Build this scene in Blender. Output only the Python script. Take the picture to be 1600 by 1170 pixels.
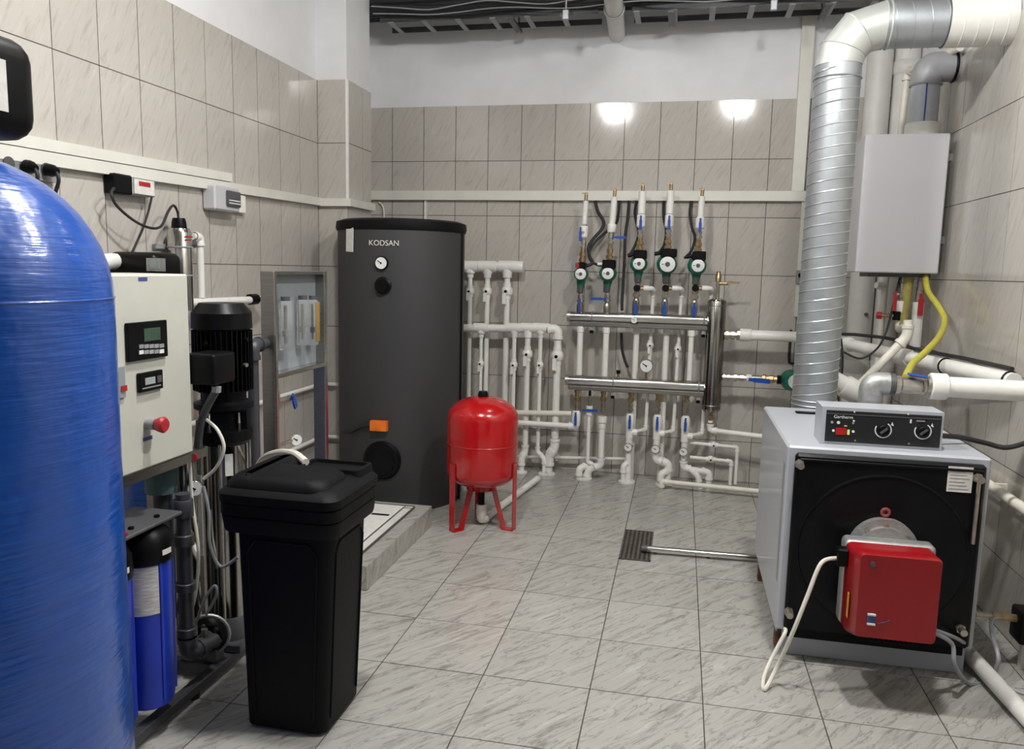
import bpy, math, random
from mathutils import Vector, Matrix
random.seed(7)
for o in list(bpy.data.objects): bpy.data.objects.remove(o)
SC = bpy.context.scene; COL = SC.collection
R = math.radians; PI = math.pi
# ------------------------------------------------ camera
F, YAW, PITCH, ROLL, CH = 1232.9, .2080, .1324, .0216, 1.506
fw = Vector((-math.sin(YAW)*math.cos(PITCH), math.cos(YAW)*math.cos(PITCH), -math.sin(PITCH)))
r0 = Vector((math.cos(YAW), math.sin(YAW), 0)); u0 = r0.cross(fw)
rt = r0*math.cos(ROLL)+u0*math.sin(ROLL); up = u0*math.cos(ROLL)-r0*math.sin(ROLL)
CAM = Vector((0, 0, CH))
cd = bpy.data.cameras.new('camera'); cam = bpy.data.objects.new('camera', cd); COL.objects.link(cam)
cd.sensor_width = 36; cd.lens = F/1600*36; cd.clip_start = .02
cam.matrix_world = Matrix(((rt.x, up.x, -fw.x, 0), (rt.y, up.y, -fw.y, 0), (rt.z, up.z, -fw.z, CH), (0, 0, 0, 1)))
SC.camera = cam
SC.view_settings.view_transform = 'Standard'; SC.view_settings.look = 'None'
SC.view_settings.gamma = 1; SC.view_settings.use_curve_mapping = False
SC.view_settings.exposure = -0.08
# ------------------------------------------------ world and lamps
w = bpy.data.worlds.new('world'); SC.world = w; w.use_nodes = True
w.node_tree.nodes['Background'].inputs[0].default_value = (.8, .85, .9, 1)
w.node_tree.nodes['Background'].inputs[1].default_value = .15
LAMPS = [(-.84, 2.30, 3.36), (.50, 2.45, 3.36), (-.35, 4.15, 3.36)]  # third entry is an unseen fill, added to lift the back wall
LAMP_GLOW = 560

def at(x, y, X=None, Y=None, Z=None):
    "point on the plane X, Y or Z = const that stands behind photo pixel x, y"
    d = fw+(x-800)/F*rt-(y-585)/F*up
    t = X/d.x if X is not None else Y/d.y if Y is not None else (Z-CH)/d.z
    return CAM+t*d
def atcyl(x, y, cx, cy, r):
    d = fw+(x-800)/F*rt-(y-585)/F*up
    a = d.x**2+d.y**2; b = -2*(d.x*cx+d.y*cy); c = cx*cx+cy*cy-r*r
    return CAM+d*((-b-math.sqrt(max(0, b*b-4*a*c)))/2/a)

# ------------------------------------------------ materials
MATS = {}
def nodes(name):
    m = bpy.data.materials.new(name); m.use_nodes = True; MATS[name] = m
    return m, m.node_tree.nodes, m.node_tree.links, m.node_tree.nodes['Principled BSDF']
def mat(name, col, rough=.5, metal=0, var=.08, bump=0, scale=30, alpha=1, trans=0, emit=None, coat=0, stretch=None):
    m, N, L, B = nodes(name)
    tc = N.new('ShaderNodeTexCoord'); nz = N.new('ShaderNodeTexNoise'); nz.inputs['Scale'].default_value = scale; nz.inputs['Detail'].default_value = 4
    if stretch:
        mp = N.new('ShaderNodeMapping'); mp.inputs['Scale'].default_value = stretch
        L.new(tc.outputs['Object'], mp.inputs[0]); L.new(mp.outputs[0], nz.inputs[0])
    else: L.new(tc.outputs['Object'], nz.inputs[0])
    cr = N.new('ShaderNodeValToRGB'); c = Vector(col)
    cr.color_ramp.elements[0].position = .3; cr.color_ramp.elements[1].position = .7
    cr.color_ramp.elements[0].color = (*[max(0, k*(1-var)) for k in c], 1); cr.color_ramp.elements[1].color = (*[min(1, k*(1+var)) for k in c], 1)
    L.new(nz.outputs['Fac'], cr.inputs[0]); L.new(cr.outputs[0], B.inputs['Base Color'])
    mr = N.new('ShaderNodeMapRange'); mr.inputs[3].default_value = rough*.85; mr.inputs[4].default_value = min(1, rough*1.15)
    L.new(nz.outputs['Fac'], mr.inputs[0]); L.new(mr.outputs[0], B.inputs['Roughness'])
    B.inputs['Metallic'].default_value = metal; B.inputs['Transmission Weight'].default_value = trans
    B.inputs['Coat Weight'].default_value = coat; B.inputs['Coat Roughness'].default_value = .08
    if bump:
        b = N.new('ShaderNodeBump'); b.inputs['Strength'].default_value = bump; b.inputs['Distance'].default_value = .01
        L.new(nz.outputs['Fac'], b.inputs['Height']); L.new(b.outputs[0], B.inputs['Normal'])
    if emit: B.inputs['Emission Color'].default_value = (*emit[:3], 1); B.inputs['Emission Strength'].default_value = emit[3]
    return m
def tilemat(name, base, dark, light, ang, sc, vein, rough, bump=.1):
    m, N, L, B = nodes(name)
    tc = N.new('ShaderNodeTexCoord'); oi = N.new('ShaderNodeObjectInfo')
    mul = N.new('ShaderNodeVectorMath'); mul.operation = 'MULTIPLY_ADD'
    cb = N.new('ShaderNodeCombineXYZ')
    for k in range(3): L.new(oi.outputs['Random'], cb.inputs[k])
    L.new(cb.outputs[0], mul.inputs[0]); mul.inputs[1].default_value = (13, 7, 31); L.new(tc.outputs['Object'], mul.inputs[2])
    mp = N.new('ShaderNodeMapping'); mp.inputs['Rotation'].default_value = (0, 0, R(-ang)); 
    L.new(mul.outputs[0], mp.inputs[0])
    m2 = N.new('ShaderNodeMapping'); m2.inputs['Scale'].default_value = (sc*.14, sc, sc); L.new(mp.outputs[0], m2.inputs[0])
    n0 = N.new('ShaderNodeTexNoise'); n0.inputs['Scale'].default_value = 4; n0.inputs['Detail'].default_value = 3; L.new(mul.outputs[0], n0.inputs[0])
    ad = N.new('ShaderNodeVectorMath'); ad.operation = 'MULTIPLY_ADD'; ad.inputs[1].default_value = (1.5, 1.5, 1.5)
    L.new(n0.outputs['Color'], ad.inputs[0]); L.new(m2.outputs[0], ad.inputs[2])
    n1 = N.new('ShaderNodeTexNoise'); n1.inputs['Scale'].default_value = 1; n1.inputs['Detail'].default_value = 8; n1.inputs['Roughness'].default_value = .62
    L.new(ad.outputs[0], n1.inputs[0])
    cr = N.new('ShaderNodeValToRGB'); e = cr.color_ramp.elements
    e[0].position = .3; e[0].color = (*dark, 1); e[1].position = .72; e[1].color = (*light, 1)
    k = cr.color_ramp.elements.new(.47); k.color = (*base, 1); k = cr.color_ramp.elements.new(.58); k.color = (*base, 1)
    L.new(n1.outputs['Fac'], cr.inputs[0])
    # thin veins
    n2 = N.new('ShaderNodeTexNoise'); n2.inputs['Scale'].default_value = .8; n2.inputs['Detail'].default_value = 5; L.new(ad.outputs[0], n2.inputs[0])
    sb = N.new('ShaderNodeMath'); sb.operation = 'SUBTRACT'; sb.inputs[1].default_value = .5; L.new(n2.outputs['Fac'], sb.inputs[0])
    ab = N.new('ShaderNodeMath'); ab.operation = 'ABSOLUTE'; L.new(sb.outputs[0], ab.inputs[0])
    mr = N.new('ShaderNodeMapRange'); mr.inputs[1].default_value = 0; mr.inputs[2].default_value = .022; mr.inputs[3].default_value = vein; mr.inputs[4].default_value = 0
    L.new(ab.outputs[0], mr.inputs[0])
    mx = N.new('ShaderNodeMix'); mx.data_type = 'RGBA'; L.new(mr.outputs[0], mx.inputs[0]); L.new(cr.outputs[0], mx.inputs[6]); mx.inputs[7].default_value = (*[q*.6 for q in dark], 1)
    # per tile brightness
    hs = N.new('ShaderNodeHueSaturation'); m3 = N.new('ShaderNodeMapRange'); m3.inputs[3].default_value = .95; m3.inputs[4].default_value = 1.04
    L.new(oi.outputs['Random'], m3.inputs[0]); L.new(m3.outputs[0], hs.inputs['Value']); L.new(mx.outputs[2], hs.inputs['Color'])
    L.new(hs.outputs[0], B.inputs['Base Color'])
    m4 = N.new('ShaderNodeMapRange'); m4.inputs[3].default_value = rough*.7; m4.inputs[4].default_value = rough*1.3
    L.new(n0.outputs['Fac'], m4.inputs[0]); L.new(m4.outputs[0], B.inputs['Roughness'])
    b = N.new('ShaderNodeBump'); b.inputs['Strength'].default_value = bump; b.inputs['Distance'].default_value = .004
    L.new(n1.outputs['Fac'], b.inputs['Height']); L.new(b.outputs[0], B.inputs['Normal'])
    return m
WT = tilemat('wall_tile_glaze', (.52, .49, .445), (.43, .395, .35), (.585, .56, .52), 62, 52, .0, .10, .04)
FT = tilemat('floor_tile_glaze', (.42, .412, .38), (.25, .24, .215), (.52, .51, .48), 52, 34, .55, .24, .1)
GR = mat('dark_grout', (.06, .052, .045), .9, bump=.2, scale=80)
PLASTER = mat('white_plaster', (.80, .80, .81), .75, var=.03, bump=.08, scale=6)
CONC = mat('ceiling_concrete', (.30, .29, .26), .9, var=.12, bump=.2, scale=8)
PVC = mat('white_ppr_plastic', (.86, .85, .80), .32, var=.04, scale=18)
PVCB = mat('cream_ppr_plastic', (.80, .77, .67), .36, var=.05, scale=14)
TRUNK = mat('cream_trunking_plastic', (.74, .73, .66), .42, var=.04, scale=9)
BLACK = mat('black_plastic', (.0045, .0045, .005), .38, var=.2, scale=20)
BLACKM = mat('matte_black_plastic', (.0045, .0045, .0052), .55, var=.2, bump=.06, scale=160)
RUB = mat('black_rubber', (.02, .02, .022), .6, var=.2)
STEEL = mat('polished_stainless', (.62, .61, .58), .17, 1, var=.06, scale=12, stretch=(1, 1, 9))
STEELD = mat('dark_reflecting_stainless', (.36, .345, .32), .14, 1, var=.06, scale=12, stretch=(1, 1, 9))
BRUSH = mat('brushed_stainless', (.36, .35, .325), .33, 1, var=.1, scale=14, stretch=(1, 1, 12))
GALV = mat('galvanised_steel', (.44, .47, .49), .45, .75, var=.1, scale=12)
ALU = mat('grey_cast_aluminium', (.42, .42, .41), .5, .7, var=.12, bump=.15, scale=60)
BRASS = mat('dull_brass', (.42, .31, .17), .38, .9, var=.25, scale=40)
NICK = mat('nickel_plated_brass', (.46, .425, .36), .36, .9, var=.15, scale=40)
GREEN = mat('green_pump_paint', (.004, .15, .095), .38, var=.15, scale=20)
DIAL = mat('white_dial', (.80, .82, .80), .4, var=.03)
BLUEL = mat('blue_lever', (.012, .075, .38), .4, var=.12)
REDL = mat('red_lever', (.42, .018, .025), .4, var=.12)
BLUEF = mat('blue_filter_plastic', (.012, .045, .48), .34, var=.12, scale=12)
REDP = mat('red_vessel_paint', (.46, .005, .007), .2, var=.08, scale=9, coat=.6)
REDB = mat('red_burner_cover', (.30, .004, .008), .32, var=.06, scale=5, coat=.12)
HEAT = mat('charcoal_vinyl_jacket', (.045, .045, .047), .55, var=.05, bump=.05, scale=220)
JACK = mat('grey_boiler_jacket', (.46, .48, .52), .36, var=.03, scale=4, coat=.2)
DOORB = mat('black_enamel_door', (.006, .006, .007), .3, var=.2, scale=6)
WBOX = mat('silver_white_enamel', (.56, .56, .58), .36, var=.02, scale=3)
PANELM = mat('cream_powder_coat', (.56, .56, .49), .45, var=.03, scale=10)
YEL = mat('yellow_gas_hose', (.50, .46, .06), .45, var=.12, scale=60)
YELO = mat('olive_gas_pipe', (.36, .32, .09), .5, var=.2)
GPVC = mat('grey_sewer_plastic', (.33, .335, .35), .38, var=.05, scale=8)
OFFW = mat('aged_white_plastic', (.70, .69, .66), .45, var=.07, scale=7)
ORG = mat('orange_plastic', (.85, .19, .02), .4, var=.08)
LABEL = mat('paper_label', (.75, .74, .70), .6, var=.1, scale=40)
LABELP = mat('printed_paper_label', (.60, .585, .53), .6, var=.3, scale=70, stretch=(.4, .4, 3))
YELT = mat('yellow_tape', (.70, .42, .04), .45)
LCD = mat('green_lcd', (.05, .09, .06), .25, var=.15)
LCDG = mat('grey_lcd', (.35, .40, .38), .25, var=.1)
GREYP = mat('grey_plastic', (.30, .31, .32), .45, var=.08)
DKG = mat('dark_grey_plastic', (.08, .08, .085), .45, var=.1)
BLUEK = mat('blue_nameplate', (.05, .08, .25), .4)
CLEAR = mat('clear_acrylic', (.93, .95, .95), .05, trans=.9, var=.01)
AMBER = mat('amber_acrylic', (.42, .25, .06), .25, trans=.2, var=.1)
PVCD = mat('dark_grey_pvc', (.045, .047, .055), .42, var=.1)
TEAL = mat('teal_pump_paint', (.10, .17, .17), .5, var=.1)
LEDR = mat('red_indicator', (.35, .01, .01), .3, emit=(.9, .03, .02, .08))
LEDY = mat('yellow_indicator', (.5, .5, .1), .3, emit=(.8, .9, .3, .4))
LAMPM = mat('lamp_diffuser', (.9, .9, .88), .4, emit=(1, .985, .965, LAMP_GLOW))
FILLM = mat('fill_light_diffuser', (.9, .9, .88), .4, emit=(1, .985, .965, LAMP_GLOW*.16))  # weaker glow for the added fill light near the back wall
for k_ in ('black_plastic', 'matte_black_plastic', 'black_enamel_door'): MATS[k_].node_tree.nodes['Principled BSDF'].inputs['Specular IOR Level'].default_value = .16
CLEAR.node_tree.nodes['Principled BSDF'].inputs['IOR'].default_value = 1.12
WOOD = mat('rusty_steel', (.14, .07, .035), .8, .2, var=.5, scale=30)
# blue fibreglass: brushed gel coat
def frp():
    m, N, L, B = nodes('blue_fibreglass')
    tc = N.new('ShaderNodeTexCoord'); mp = N.new('ShaderNodeMapping'); mp.inputs['Scale'].default_value = (3, 3, 40)
    L.new(tc.outputs['Object'], mp.inputs[0]); n = N.new('ShaderNodeTexNoise'); n.inputs['Scale'].default_value = 3; n.inputs['Detail'].default_value = 6
    L.new(mp.outputs[0], n.inputs[0]); cr = N.new('ShaderNodeValToRGB'); e = cr.color_ramp.elements
    e[0].position = .3; e[0].color = (.0, .07, .40, 1); e[1].position = .75; e[1].color = (.008, .10, .50, 1)
    L.new(n.outputs['Fac'], cr.inputs[0]); L.new(cr.outputs[0], B.inputs['Base Color']); B.inputs['Roughness'].default_value = .3
    B.inputs['Coat Weight'].default_value = .7; B.inputs['Coat Roughness'].default_value = .1
    n2 = N.new('ShaderNodeTexNoise'); n2.inputs['Scale'].default_value = 9; n2.inputs['Detail'].default_value = 3; L.new(tc.outputs['Object'], n2.inputs[0])
    ad = N.new('ShaderNodeMath'); ad.operation = 'MULTIPLY_ADD'; ad.inputs[1].default_value = .3; L.new(n.outputs['Fac'], ad.inputs[0]); L.new(n2.outputs['Fac'], ad.inputs[2])
    b = N.new('ShaderNodeBump'); b.inputs['Strength'].default_value = .55; b.inputs['Distance'].default_value = .012
    L.new(ad.outputs[0], b.inputs['Height']); L.new(b.outputs[0], B.inputs['Normal']); L.new(b.outputs[0], B.inputs['Coat Normal'])
    return m
FRP = frp()

# ------------------------------------------------ mesh builder
LOC = {}
def rootloc(p):
    while p is not None and p.parent is not None: p = p.parent
    return LOC.get(p.name, Vector((0, 0, 0))) if p is not None else Vector((0, 0, 0))
def tag(o, label, cat, group=None):
    o['label'] = label; o['category'] = cat
    if group: o['group'] = group
def thing(name, label, cat, loc, group=None):
    o = bpy.data.objects.new(name, None); COL.objects.link(o); o.empty_display_size = .05
    o.location = loc; LOC[o.name] = Vector(loc); tag(o, label, cat, group); return o
class MB:
    def __init__(s): s.v = []; s.f = []; s.M = None
    def add(s, vs, fs):
        b = len(s.v); s.v += [s.M @ Vector(v) if s.M else Vector(v) for v in vs]; s.f += [tuple(b+i for i in f) for f in fs]; return s
    def box(s, x0, x1, y0, y1, z0, z1, b=0):
        if x0 > x1: x0, x1 = x1, x0
        if y0 > y1: y0, y1 = y1, y0
        if z0 > z1: z0, z1 = z1, z0
        if b <= 0:
            return s.add([(x, y, z) for z in (z0, z1) for y in (y0, y1) for x in (x0, x1)], [(0, 2, 3, 1), (4, 5, 7, 6), (0, 1, 5, 4), (2, 6, 7, 3), (0, 4, 6, 2), (1, 3, 7, 5)])
        return s.rbox(x0, x1, y0, y1, z0, z1, b, 1)
    def rbox(s, x0, x1, y0, y1, z0, z1, b, n=2):
        # rounded vertical edges and chamfered top / bottom: stack of rounded rectangles
        b = min(b, (x1-x0)*.49, (y1-y0)*.49, (z1-z0)*.49)
        def ring(i, z):
            out = []
            for cx, cy, a0 in ((x1-b, y1-b, 0), (x0+b, y1-b, 90), (x0+b, y0+b, 180), (x1-b, y0+b, 270)):
                for k in range(n+1):
                    a = R(a0+90*k/n); out.append((cx+(b-i)*math.cos(a), cy+(b-i)*math.sin(a), z))
            return out
        rs = []
        for k in range(n+1):
            a = R(90*k/n); rs.append(ring(b*(1-math.sin(a)), z0+b*(1-math.cos(a))))
        for k in range(n+1):
            a = R(90*(n-k)/n); rs.append(ring(b*(1-math.sin(a)), z1-b*(1-math.cos(a))))
        return s.loft(rs)
    def loft(s, rs, closed=True, caps=True):
        m = len(rs[0]); vs = [v for r in rs for v in r]; fs = []
        for i in range(len(rs)-1):
            for j in range(m if closed else m-1):
                k = (j+1) % m; fs.append((i*m+j, i*m+k, (i+1)*m+k, (i+1)*m+j))
        if caps: fs += [tuple(range(m-1, -1, -1)), tuple(range((len(rs)-1)*m, len(rs)*m))]
        return s.add(vs, fs)
    def cyl(s, p0, p1, r0, r1=None, n=16, caps=True):
        return s.lathe([(r0, 0), (r0 if r1 is None else r1, 1)], p0, p1, n, caps)
    def lathe(s, prof, p0, p1, n=20, caps=True):
        "profile of (radius, fraction or length along p0 -> p1)"
        p0, p1 = Vector(p0), Vector(p1); d = (p1-p0); 
        t = d.normalized(); a = t.orthogonal().normalized(); b = t.cross(a)
        rs = [[p0+d*h+(a*math.cos(2*PI*j/n)+b*math.sin(2*PI*j/n))*max(r, 1e-5) for j in range(n)] for r, h in prof]
        return s.loft(rs, True, caps)
    def tube(s, pts, r, n=10, fil=0, caps=True, seg=5):
        pts = [Vector(p) for p in pts]; P = [pts[0]]
        for i in range(1, len(pts)-1):
            a, c, b = pts[i-1], pts[i], pts[i+1]; l = min(fil, (a-c).length*.48, (b-c).length*.48)
            if l < 1e-4: P.append(c); continue
            u = c+(a-c).normalized()*l; v = c+(b-c).normalized()*l
            for k in range(seg+1):
                q = k/seg; P.append(u*(1-q)**2+c*2*q*(1-q)+v*q*q)
        P.append(pts[-1]); rs = []; nrm = None
        for i, p in enumerate(P):
            t = (P[min(i+1, len(P)-1)]-P[max(i-1, 0)]).normalized()
            if nrm is None: nrm = t.orthogonal().normalized()
            nrm = (nrm-t*nrm.dot(t)).normalized(); bn = t.cross(nrm)
            rs.append([p+(nrm*math.cos(2*PI*j/n)+bn*math.sin(2*PI*j/n))*r for j in range(n)])
        return s.loft(rs, True, caps)
    def spline(s, pts, r, n=8, sub=6):
        pts = [Vector(p) for p in pts]; P = []
        for i in range(len(pts)-1):
            a = pts[max(i-1, 0)]; b = pts[i]; c = pts[i+1]; d = pts[min(i+2, len(pts)-1)]
            for k in range(sub):
                t = k/sub; P.append(.5*((2*b)+(c-a)*t+(2*a-5*b+4*c-d)*t*t+(3*b-a-3*c+d)*t**3))
        P.append(pts[-1]); return s.tube(P, r, n)
    def prism(s, poly, z0, z1):
        n = len(poly); return s.add([(x, y, z0) for x, y in poly]+[(x, y, z1) for x, y in poly], [tuple(range(n-1, -1, -1)), tuple(range(n, 2*n))]+[(i, (i+1) % n, n+(i+1) % n, n+i) for i in range(n)])
    def ring(s, c, ax, R0, r, n=24, m=8, a0=0, a1=360):
        ax = Vector(ax).normalized(); c = Vector(c); a = ax.orthogonal().normalized()
        if abs(ax.z) < .9: a = Vector((0, 0, 1))-ax*ax.z; a.normalize()
        b = ax.cross(a); full = (a1-a0) >= 360; K = n if full else n+1
        rs = []
        for i in range(K):
            t = R(a0+(a1-a0)*i/n); d = a*math.cos(t)+b*math.sin(t)
            rs.append([c+d*(R0+r*math.cos(2*PI*j/m))+ax*r*math.sin(2*PI*j/m) for j in range(m)])
        if full: rs.append(rs[0])
        return s.loft(rs, True, not full)
    def build(s, name, m, parent=None, sharp=35):
        me = bpy.data.meshes.new(name); off = rootloc(parent)
        me.from_pydata([v-off for v in s.v], [], s.f)
        me.polygons.foreach_set('use_smooth', [True]*len(me.polygons)); me.set_sharp_from_angle(angle=R(sharp))
        me.materials.append(m); me.update()
        o = bpy.data.objects.new(name, me); COL.objects.link(o)
        if parent is not None: o.parent = parent
        return o
def TH(name, label, cat, group, mb, m):
    "a thing that is one mesh: origin at its own base"
    xs = mb.v; c = Vector((sum(v.x for v in xs)/len(xs), sum(v.y for v in xs)/len(xs), min(v.z for v in xs)))
    for i in range(len(mb.v)): mb.v[i] = mb.v[i]-c
    o = mb.build(name, m); o.location = c; tag(o, label, cat, group); return o
def struct(o): o['kind'] = 'structure'; return o
def text(name, s, size, p, xdir, normal, m, parent, depth=.0008):
    c = bpy.data.curves.new(name, 'FONT'); c.body = s; c.size = size; c.align_x = 'CENTER'; c.align_y = 'CENTER'; c.extrude = depth
    t = bpy.data.objects.new(name+'_curve', c); COL.objects.link(t)
    me = bpy.data.meshes.new_from_object(t.evaluated_get(bpy.context.evaluated_depsgraph_get())); bpy.data.objects.remove(t)
    x = Vector(xdir).normalized(); z = Vector(normal).normalized(); y = z.cross(x).normalized()
    M = Matrix(((x.x, y.x, z.x, p[0]), (x.y, y.y, z.y, p[1]), (x.z, y.z, z.z, p[2]), (0, 0, 0, 1)))
    off = rootloc(parent); me.transform(Matrix.Translation(-off) @ M)
    me.materials.clear(); me.materials.append(m); me.name = name
    o = bpy.data.objects.new(name, me); COL.objects.link(o); o.parent = parent; return o

# ------------------------------------------------ room shell
XL, XR, YB, ZT, ZC, Y0 = -2.383, 1.419, 5.846, 2.70, 3.40, -1.6
TT = .008
def slab(name, x0, x1, y0, y1, z0, z1, m): return struct(MB().box(x0, x1, y0, y1, z0, z1).build(name, m))
floor = slab('floor', XL-.1, XR+.1, Y0-.1, YB+.1, -.1, -.0015, GR)
ceil = slab('ceiling', XL-.1, XR+.1, Y0-.1, YB+.1, ZC, ZC+.1, CONC)
wb = slab('wall_back', XL-.1, XR+.1, YB+TT, YB+.1, -.1, ZC, PLASTER)
wl = slab('wall_left', XL-.1, XL-TT, Y0, YB+TT, -.1, ZC, PLASTER)
wr = slab('wall_right', XR+TT, XR+.1, Y0, YB+TT, -.1, ZC, PLASTER)
wf = slab('wall_front', XL-.1, XR+.1, Y0-.1, Y0, -.1, ZC, PLASTER)
CX, CY0, CY1 = -2.173, 4.951, 5.354
wc = slab('wall_column', XL-TT, CX-TT, CY0+TT, CY1-TT, 0, ZC, PLASTER)
def bed(parent, *a): return MB().box(*a).build('grout_bed', GR, parent)
bed(wb, XL, XR, YB+.001, YB+TT+.001, 0, ZT-.002); bed(wl, XL-TT-.001, XL-.001, Y0, YB, 0, ZT-.002); bed(wr, XR+.001, XR+TT+.001, Y0, YB, 0, ZT-.002)
bed(wc, XL, CX-.001, CY0+.001, CY1-.001, 0, ZT-.002)
TC = {}
def tile_mesh(w_, h_, m):
    k = (round(w_, 3), round(h_, 3), m.name)
    if k not in TC:
        g = .0021; b = .0007; mb = MB(); W, H = w_/2-g, h_/2-g
        rs = [[(-W+i, -H+i, z), (W-i, -H+i, z), (W-i, H-i, z), (-W+i, H-i, z)] for i, z in ((0, -TT), (0, 0))]
        mb.loft(rs); me = bpy.data.meshes.new('tile'); me.from_pydata([Vector(v) for v in mb.v], [], mb.f); me.materials.append(m); me.update(); TC[k] = me
    return TC[k]
def tile(parent, c, u, v, w_, h_, m):
    o = bpy.data.objects.new('tile', tile_mesh(w_, h_, m)); COL.objects.link(o); o.parent = parent
    u = Vector(u); v = Vector(v); n = u.cross(v); j = n*random.uniform(-.0004, .0004)
    o.matrix_world = Matrix(((u.x, v.x, n.x, c[0]+j.x), (u.y, v.y, n.y, c[1]+j.y), (u.z, v.z, n.z, c[2]+j.z), (0, 0, 0, 1))); return o
ROWS = [(2.3, 2.7), (1.9, 2.3), (1.5, 1.9), (1.1, 1.5), (.7, 1.1), (.3, .7), (0, .3)]
def cuts(a, b, o, s):
    k = math.ceil((a-o)/s-1e-6); L_ = [a]
    x = o+k*s
    while x < b-1e-6:
        if x-L_[-1] > .01: L_.append(x)
        x += s
    L_.append(b); return list(zip(L_[:-1], L_[1:]))
for z0, z1 in ROWS:
    zc = (z0+z1)/2; h = z1-z0
    for a, b in cuts(XL, XR, -2.2016, .25): tile(wb, ((a+b)/2, YB, zc), (1, 0, 0), (0, 0, 1), b-a, h, WT)
    for a, b in cuts(.7, CY0, 2.698, .25): tile(wl, (XL, (a+b)/2, zc), (0, 1, 0), (0, 0, 1), b-a, h, WT)
    for a, b in cuts(CY1, YB, 5.55, .25): tile(wl, (XL, (a+b)/2, zc), (0, 1, 0), (0, 0, 1), b-a, h, WT)
    for a, b in cuts(1.2, YB, 4.497-2.5, .25): tile(wr, (XR, (a+b)/2, zc), (0, -1, 0), (0, 0, 1), b-a, h, WT)
    tile(wc, ((XL+CX)/2, CY0, zc), (1, 0, 0), (0, 0, 1), CX-XL, h, WT)
    for a, b in ((CY0, CY0+.25), (CY0+.25, CY1)): tile(wc, (CX, (a+b)/2, zc), (0, 1, 0), (0, 0, 1), b-a, h, WT)
for xa, xb in cuts(XL, XR, -1.0553, .4):
    for ya, yb in cuts(.5, YB, 3.9-.4*9, .4): tile(floor, ((xa+xb)/2, (ya+yb)/2, 0), (1, 0, 0), (0, 1, 0), xb-xa, yb-ya, FT)
struct(MB().box(CX-.012, CX+.004, CY0-.004, CY0+.012, 1.93, ZT).build('trim_1', PVC))
# two ceiling lamps and one added fill light (above the picture's edge)
for i, p in enumerate(LAMPS):
    t = thing('ceiling_lamp_and_fill', ['round white ceiling lamp on the blue tank side of the room', 'round white ceiling lamp on the boiler side of the room', 'unseen fill light added to brighten the back wall, above the picture edge'][i], 'lamp', (p[0], p[1], p[2]-.03), 'round ceiling lamps')
    MB().lathe([(.12, 0), (.125, .6), (.11, 1)], (p[0], p[1], p[2]), (p[0], p[1], ZC), 24).build('lamp_base', OFFW, t)
    MB().lathe([(.1*math.sin(R(18*k)), p[2]-.001-.07*math.cos(R(18*k))) for k in range(6)], (p[0], p[1], 0), (p[0], p[1], 1), 20).build('diffuser', LAMPM if i < 2 else FILLM, t)

# ------------------------------------------------ trunking, tray, ceiling cables
def beam(p0, p1, w2, h2, n, mb=None):
    "rectangular bar p0->p1, half sizes w2 (along normal n) and h2"
    mb = mb or MB(); p0, p1 = Vector(p0), Vector(p1); n = Vector(n).normalized(); s = (p1-p0).normalized().cross(n)
    rs = [[p+n*w2+s*h2, p-n*w2+s*h2, p-n*w2-s*h2, p+n*w2-s*h2] for p in (p0, p1)]; return mb.loft(rs)
BW = YB
def zf(y): return 1.851+(y-2.4)*.0175
mb = beam((XL+.016, Y0+.2, zf(Y0+.2)+.026), (XL+.016, CY0-.032, zf(4.94)+.026), .016, .025, (1, 0, 0))
TH('cable_trunking', 'long cream trunking along left wall, lower of the stacked pair', 'trunking', 'cream cable trunking', mb, TRUNK)
mb = beam((XL+.016, Y0+.2, zf(Y0+.2)+.075), (XL+.016, 3.87, zf(3.87)+.078), .016, .022, (1, 0, 0))
TH('cable_trunking', 'cream trunking on left wall above the long one, ending above the grey breaker box', 'trunking', 'cream cable trunking', mb, TRUNK)
mb = beam((XL+.002, CY0-.016, 1.918), (CX+.001, CY0-.016, 1.918), .016, .025, (0, 1, 0))
mb = beam((CX+.016, CY0-.03, 1.918), (CX+.016, CY1, 1.918), .016, .025, (1, 0, 0), mb)
TH('cable_trunking', 'short cream trunking wrapping the tiled column left of the charcoal tank', 'trunking', 'cream cable trunking', mb, TRUNK)
mb = beam((XL+.01, BW-.021, 2.046), (.83, BW-.021, 2.046), .02, .034, (0, 1, 0))
TH('cable_trunking', 'long cream trunking across the back wall above the five green pumps', 'trunking', 'cream cable trunking', mb, TRUNK)
a = at(1239, 300, Y=BW-.02); b = at(1262, 20, Y=BW-.02)
TH('cable_trunking', 'wide vertical cream trunking rising to the ceiling beside the spiral duct', 'trunking', 'cream cable trunking', beam((.745, BW-.021, 2.081), (.745, BW-.021, ZC-.002), .02, .04, (0, 1, 0)), TRUNK)
TH('cable_trunking', 'narrow vertical cream trunking hanging below the right end of the back wall trunking', 'trunking', 'cream cable trunking', beam((.800, BW-.013, 2.011), (.800, BW-.013, 1.22), .012, .02, (0, 1, 0)), TRUNK)
p = at(665, 325, Y=BW-.01)
TH('conduit', 'short thin white conduit above the charcoal tank under the trunking', 'conduit', None, MB().box(p.x-.008, p.x+.008, BW-.016, BW-.001, 1.6, 2.011), PVC)
mb = MB().spline([at(592, 316, Y=BW-.02), at(598, 322, Y=BW-.02), at(600, 335, Y=BW-.02), at(598, 352, Y=BW-.02)], .006)
TH('thin_cable', 'thin cream cable dropping from trunking behind the charcoal tank', 'cable', None, mb, PVCB)
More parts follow.
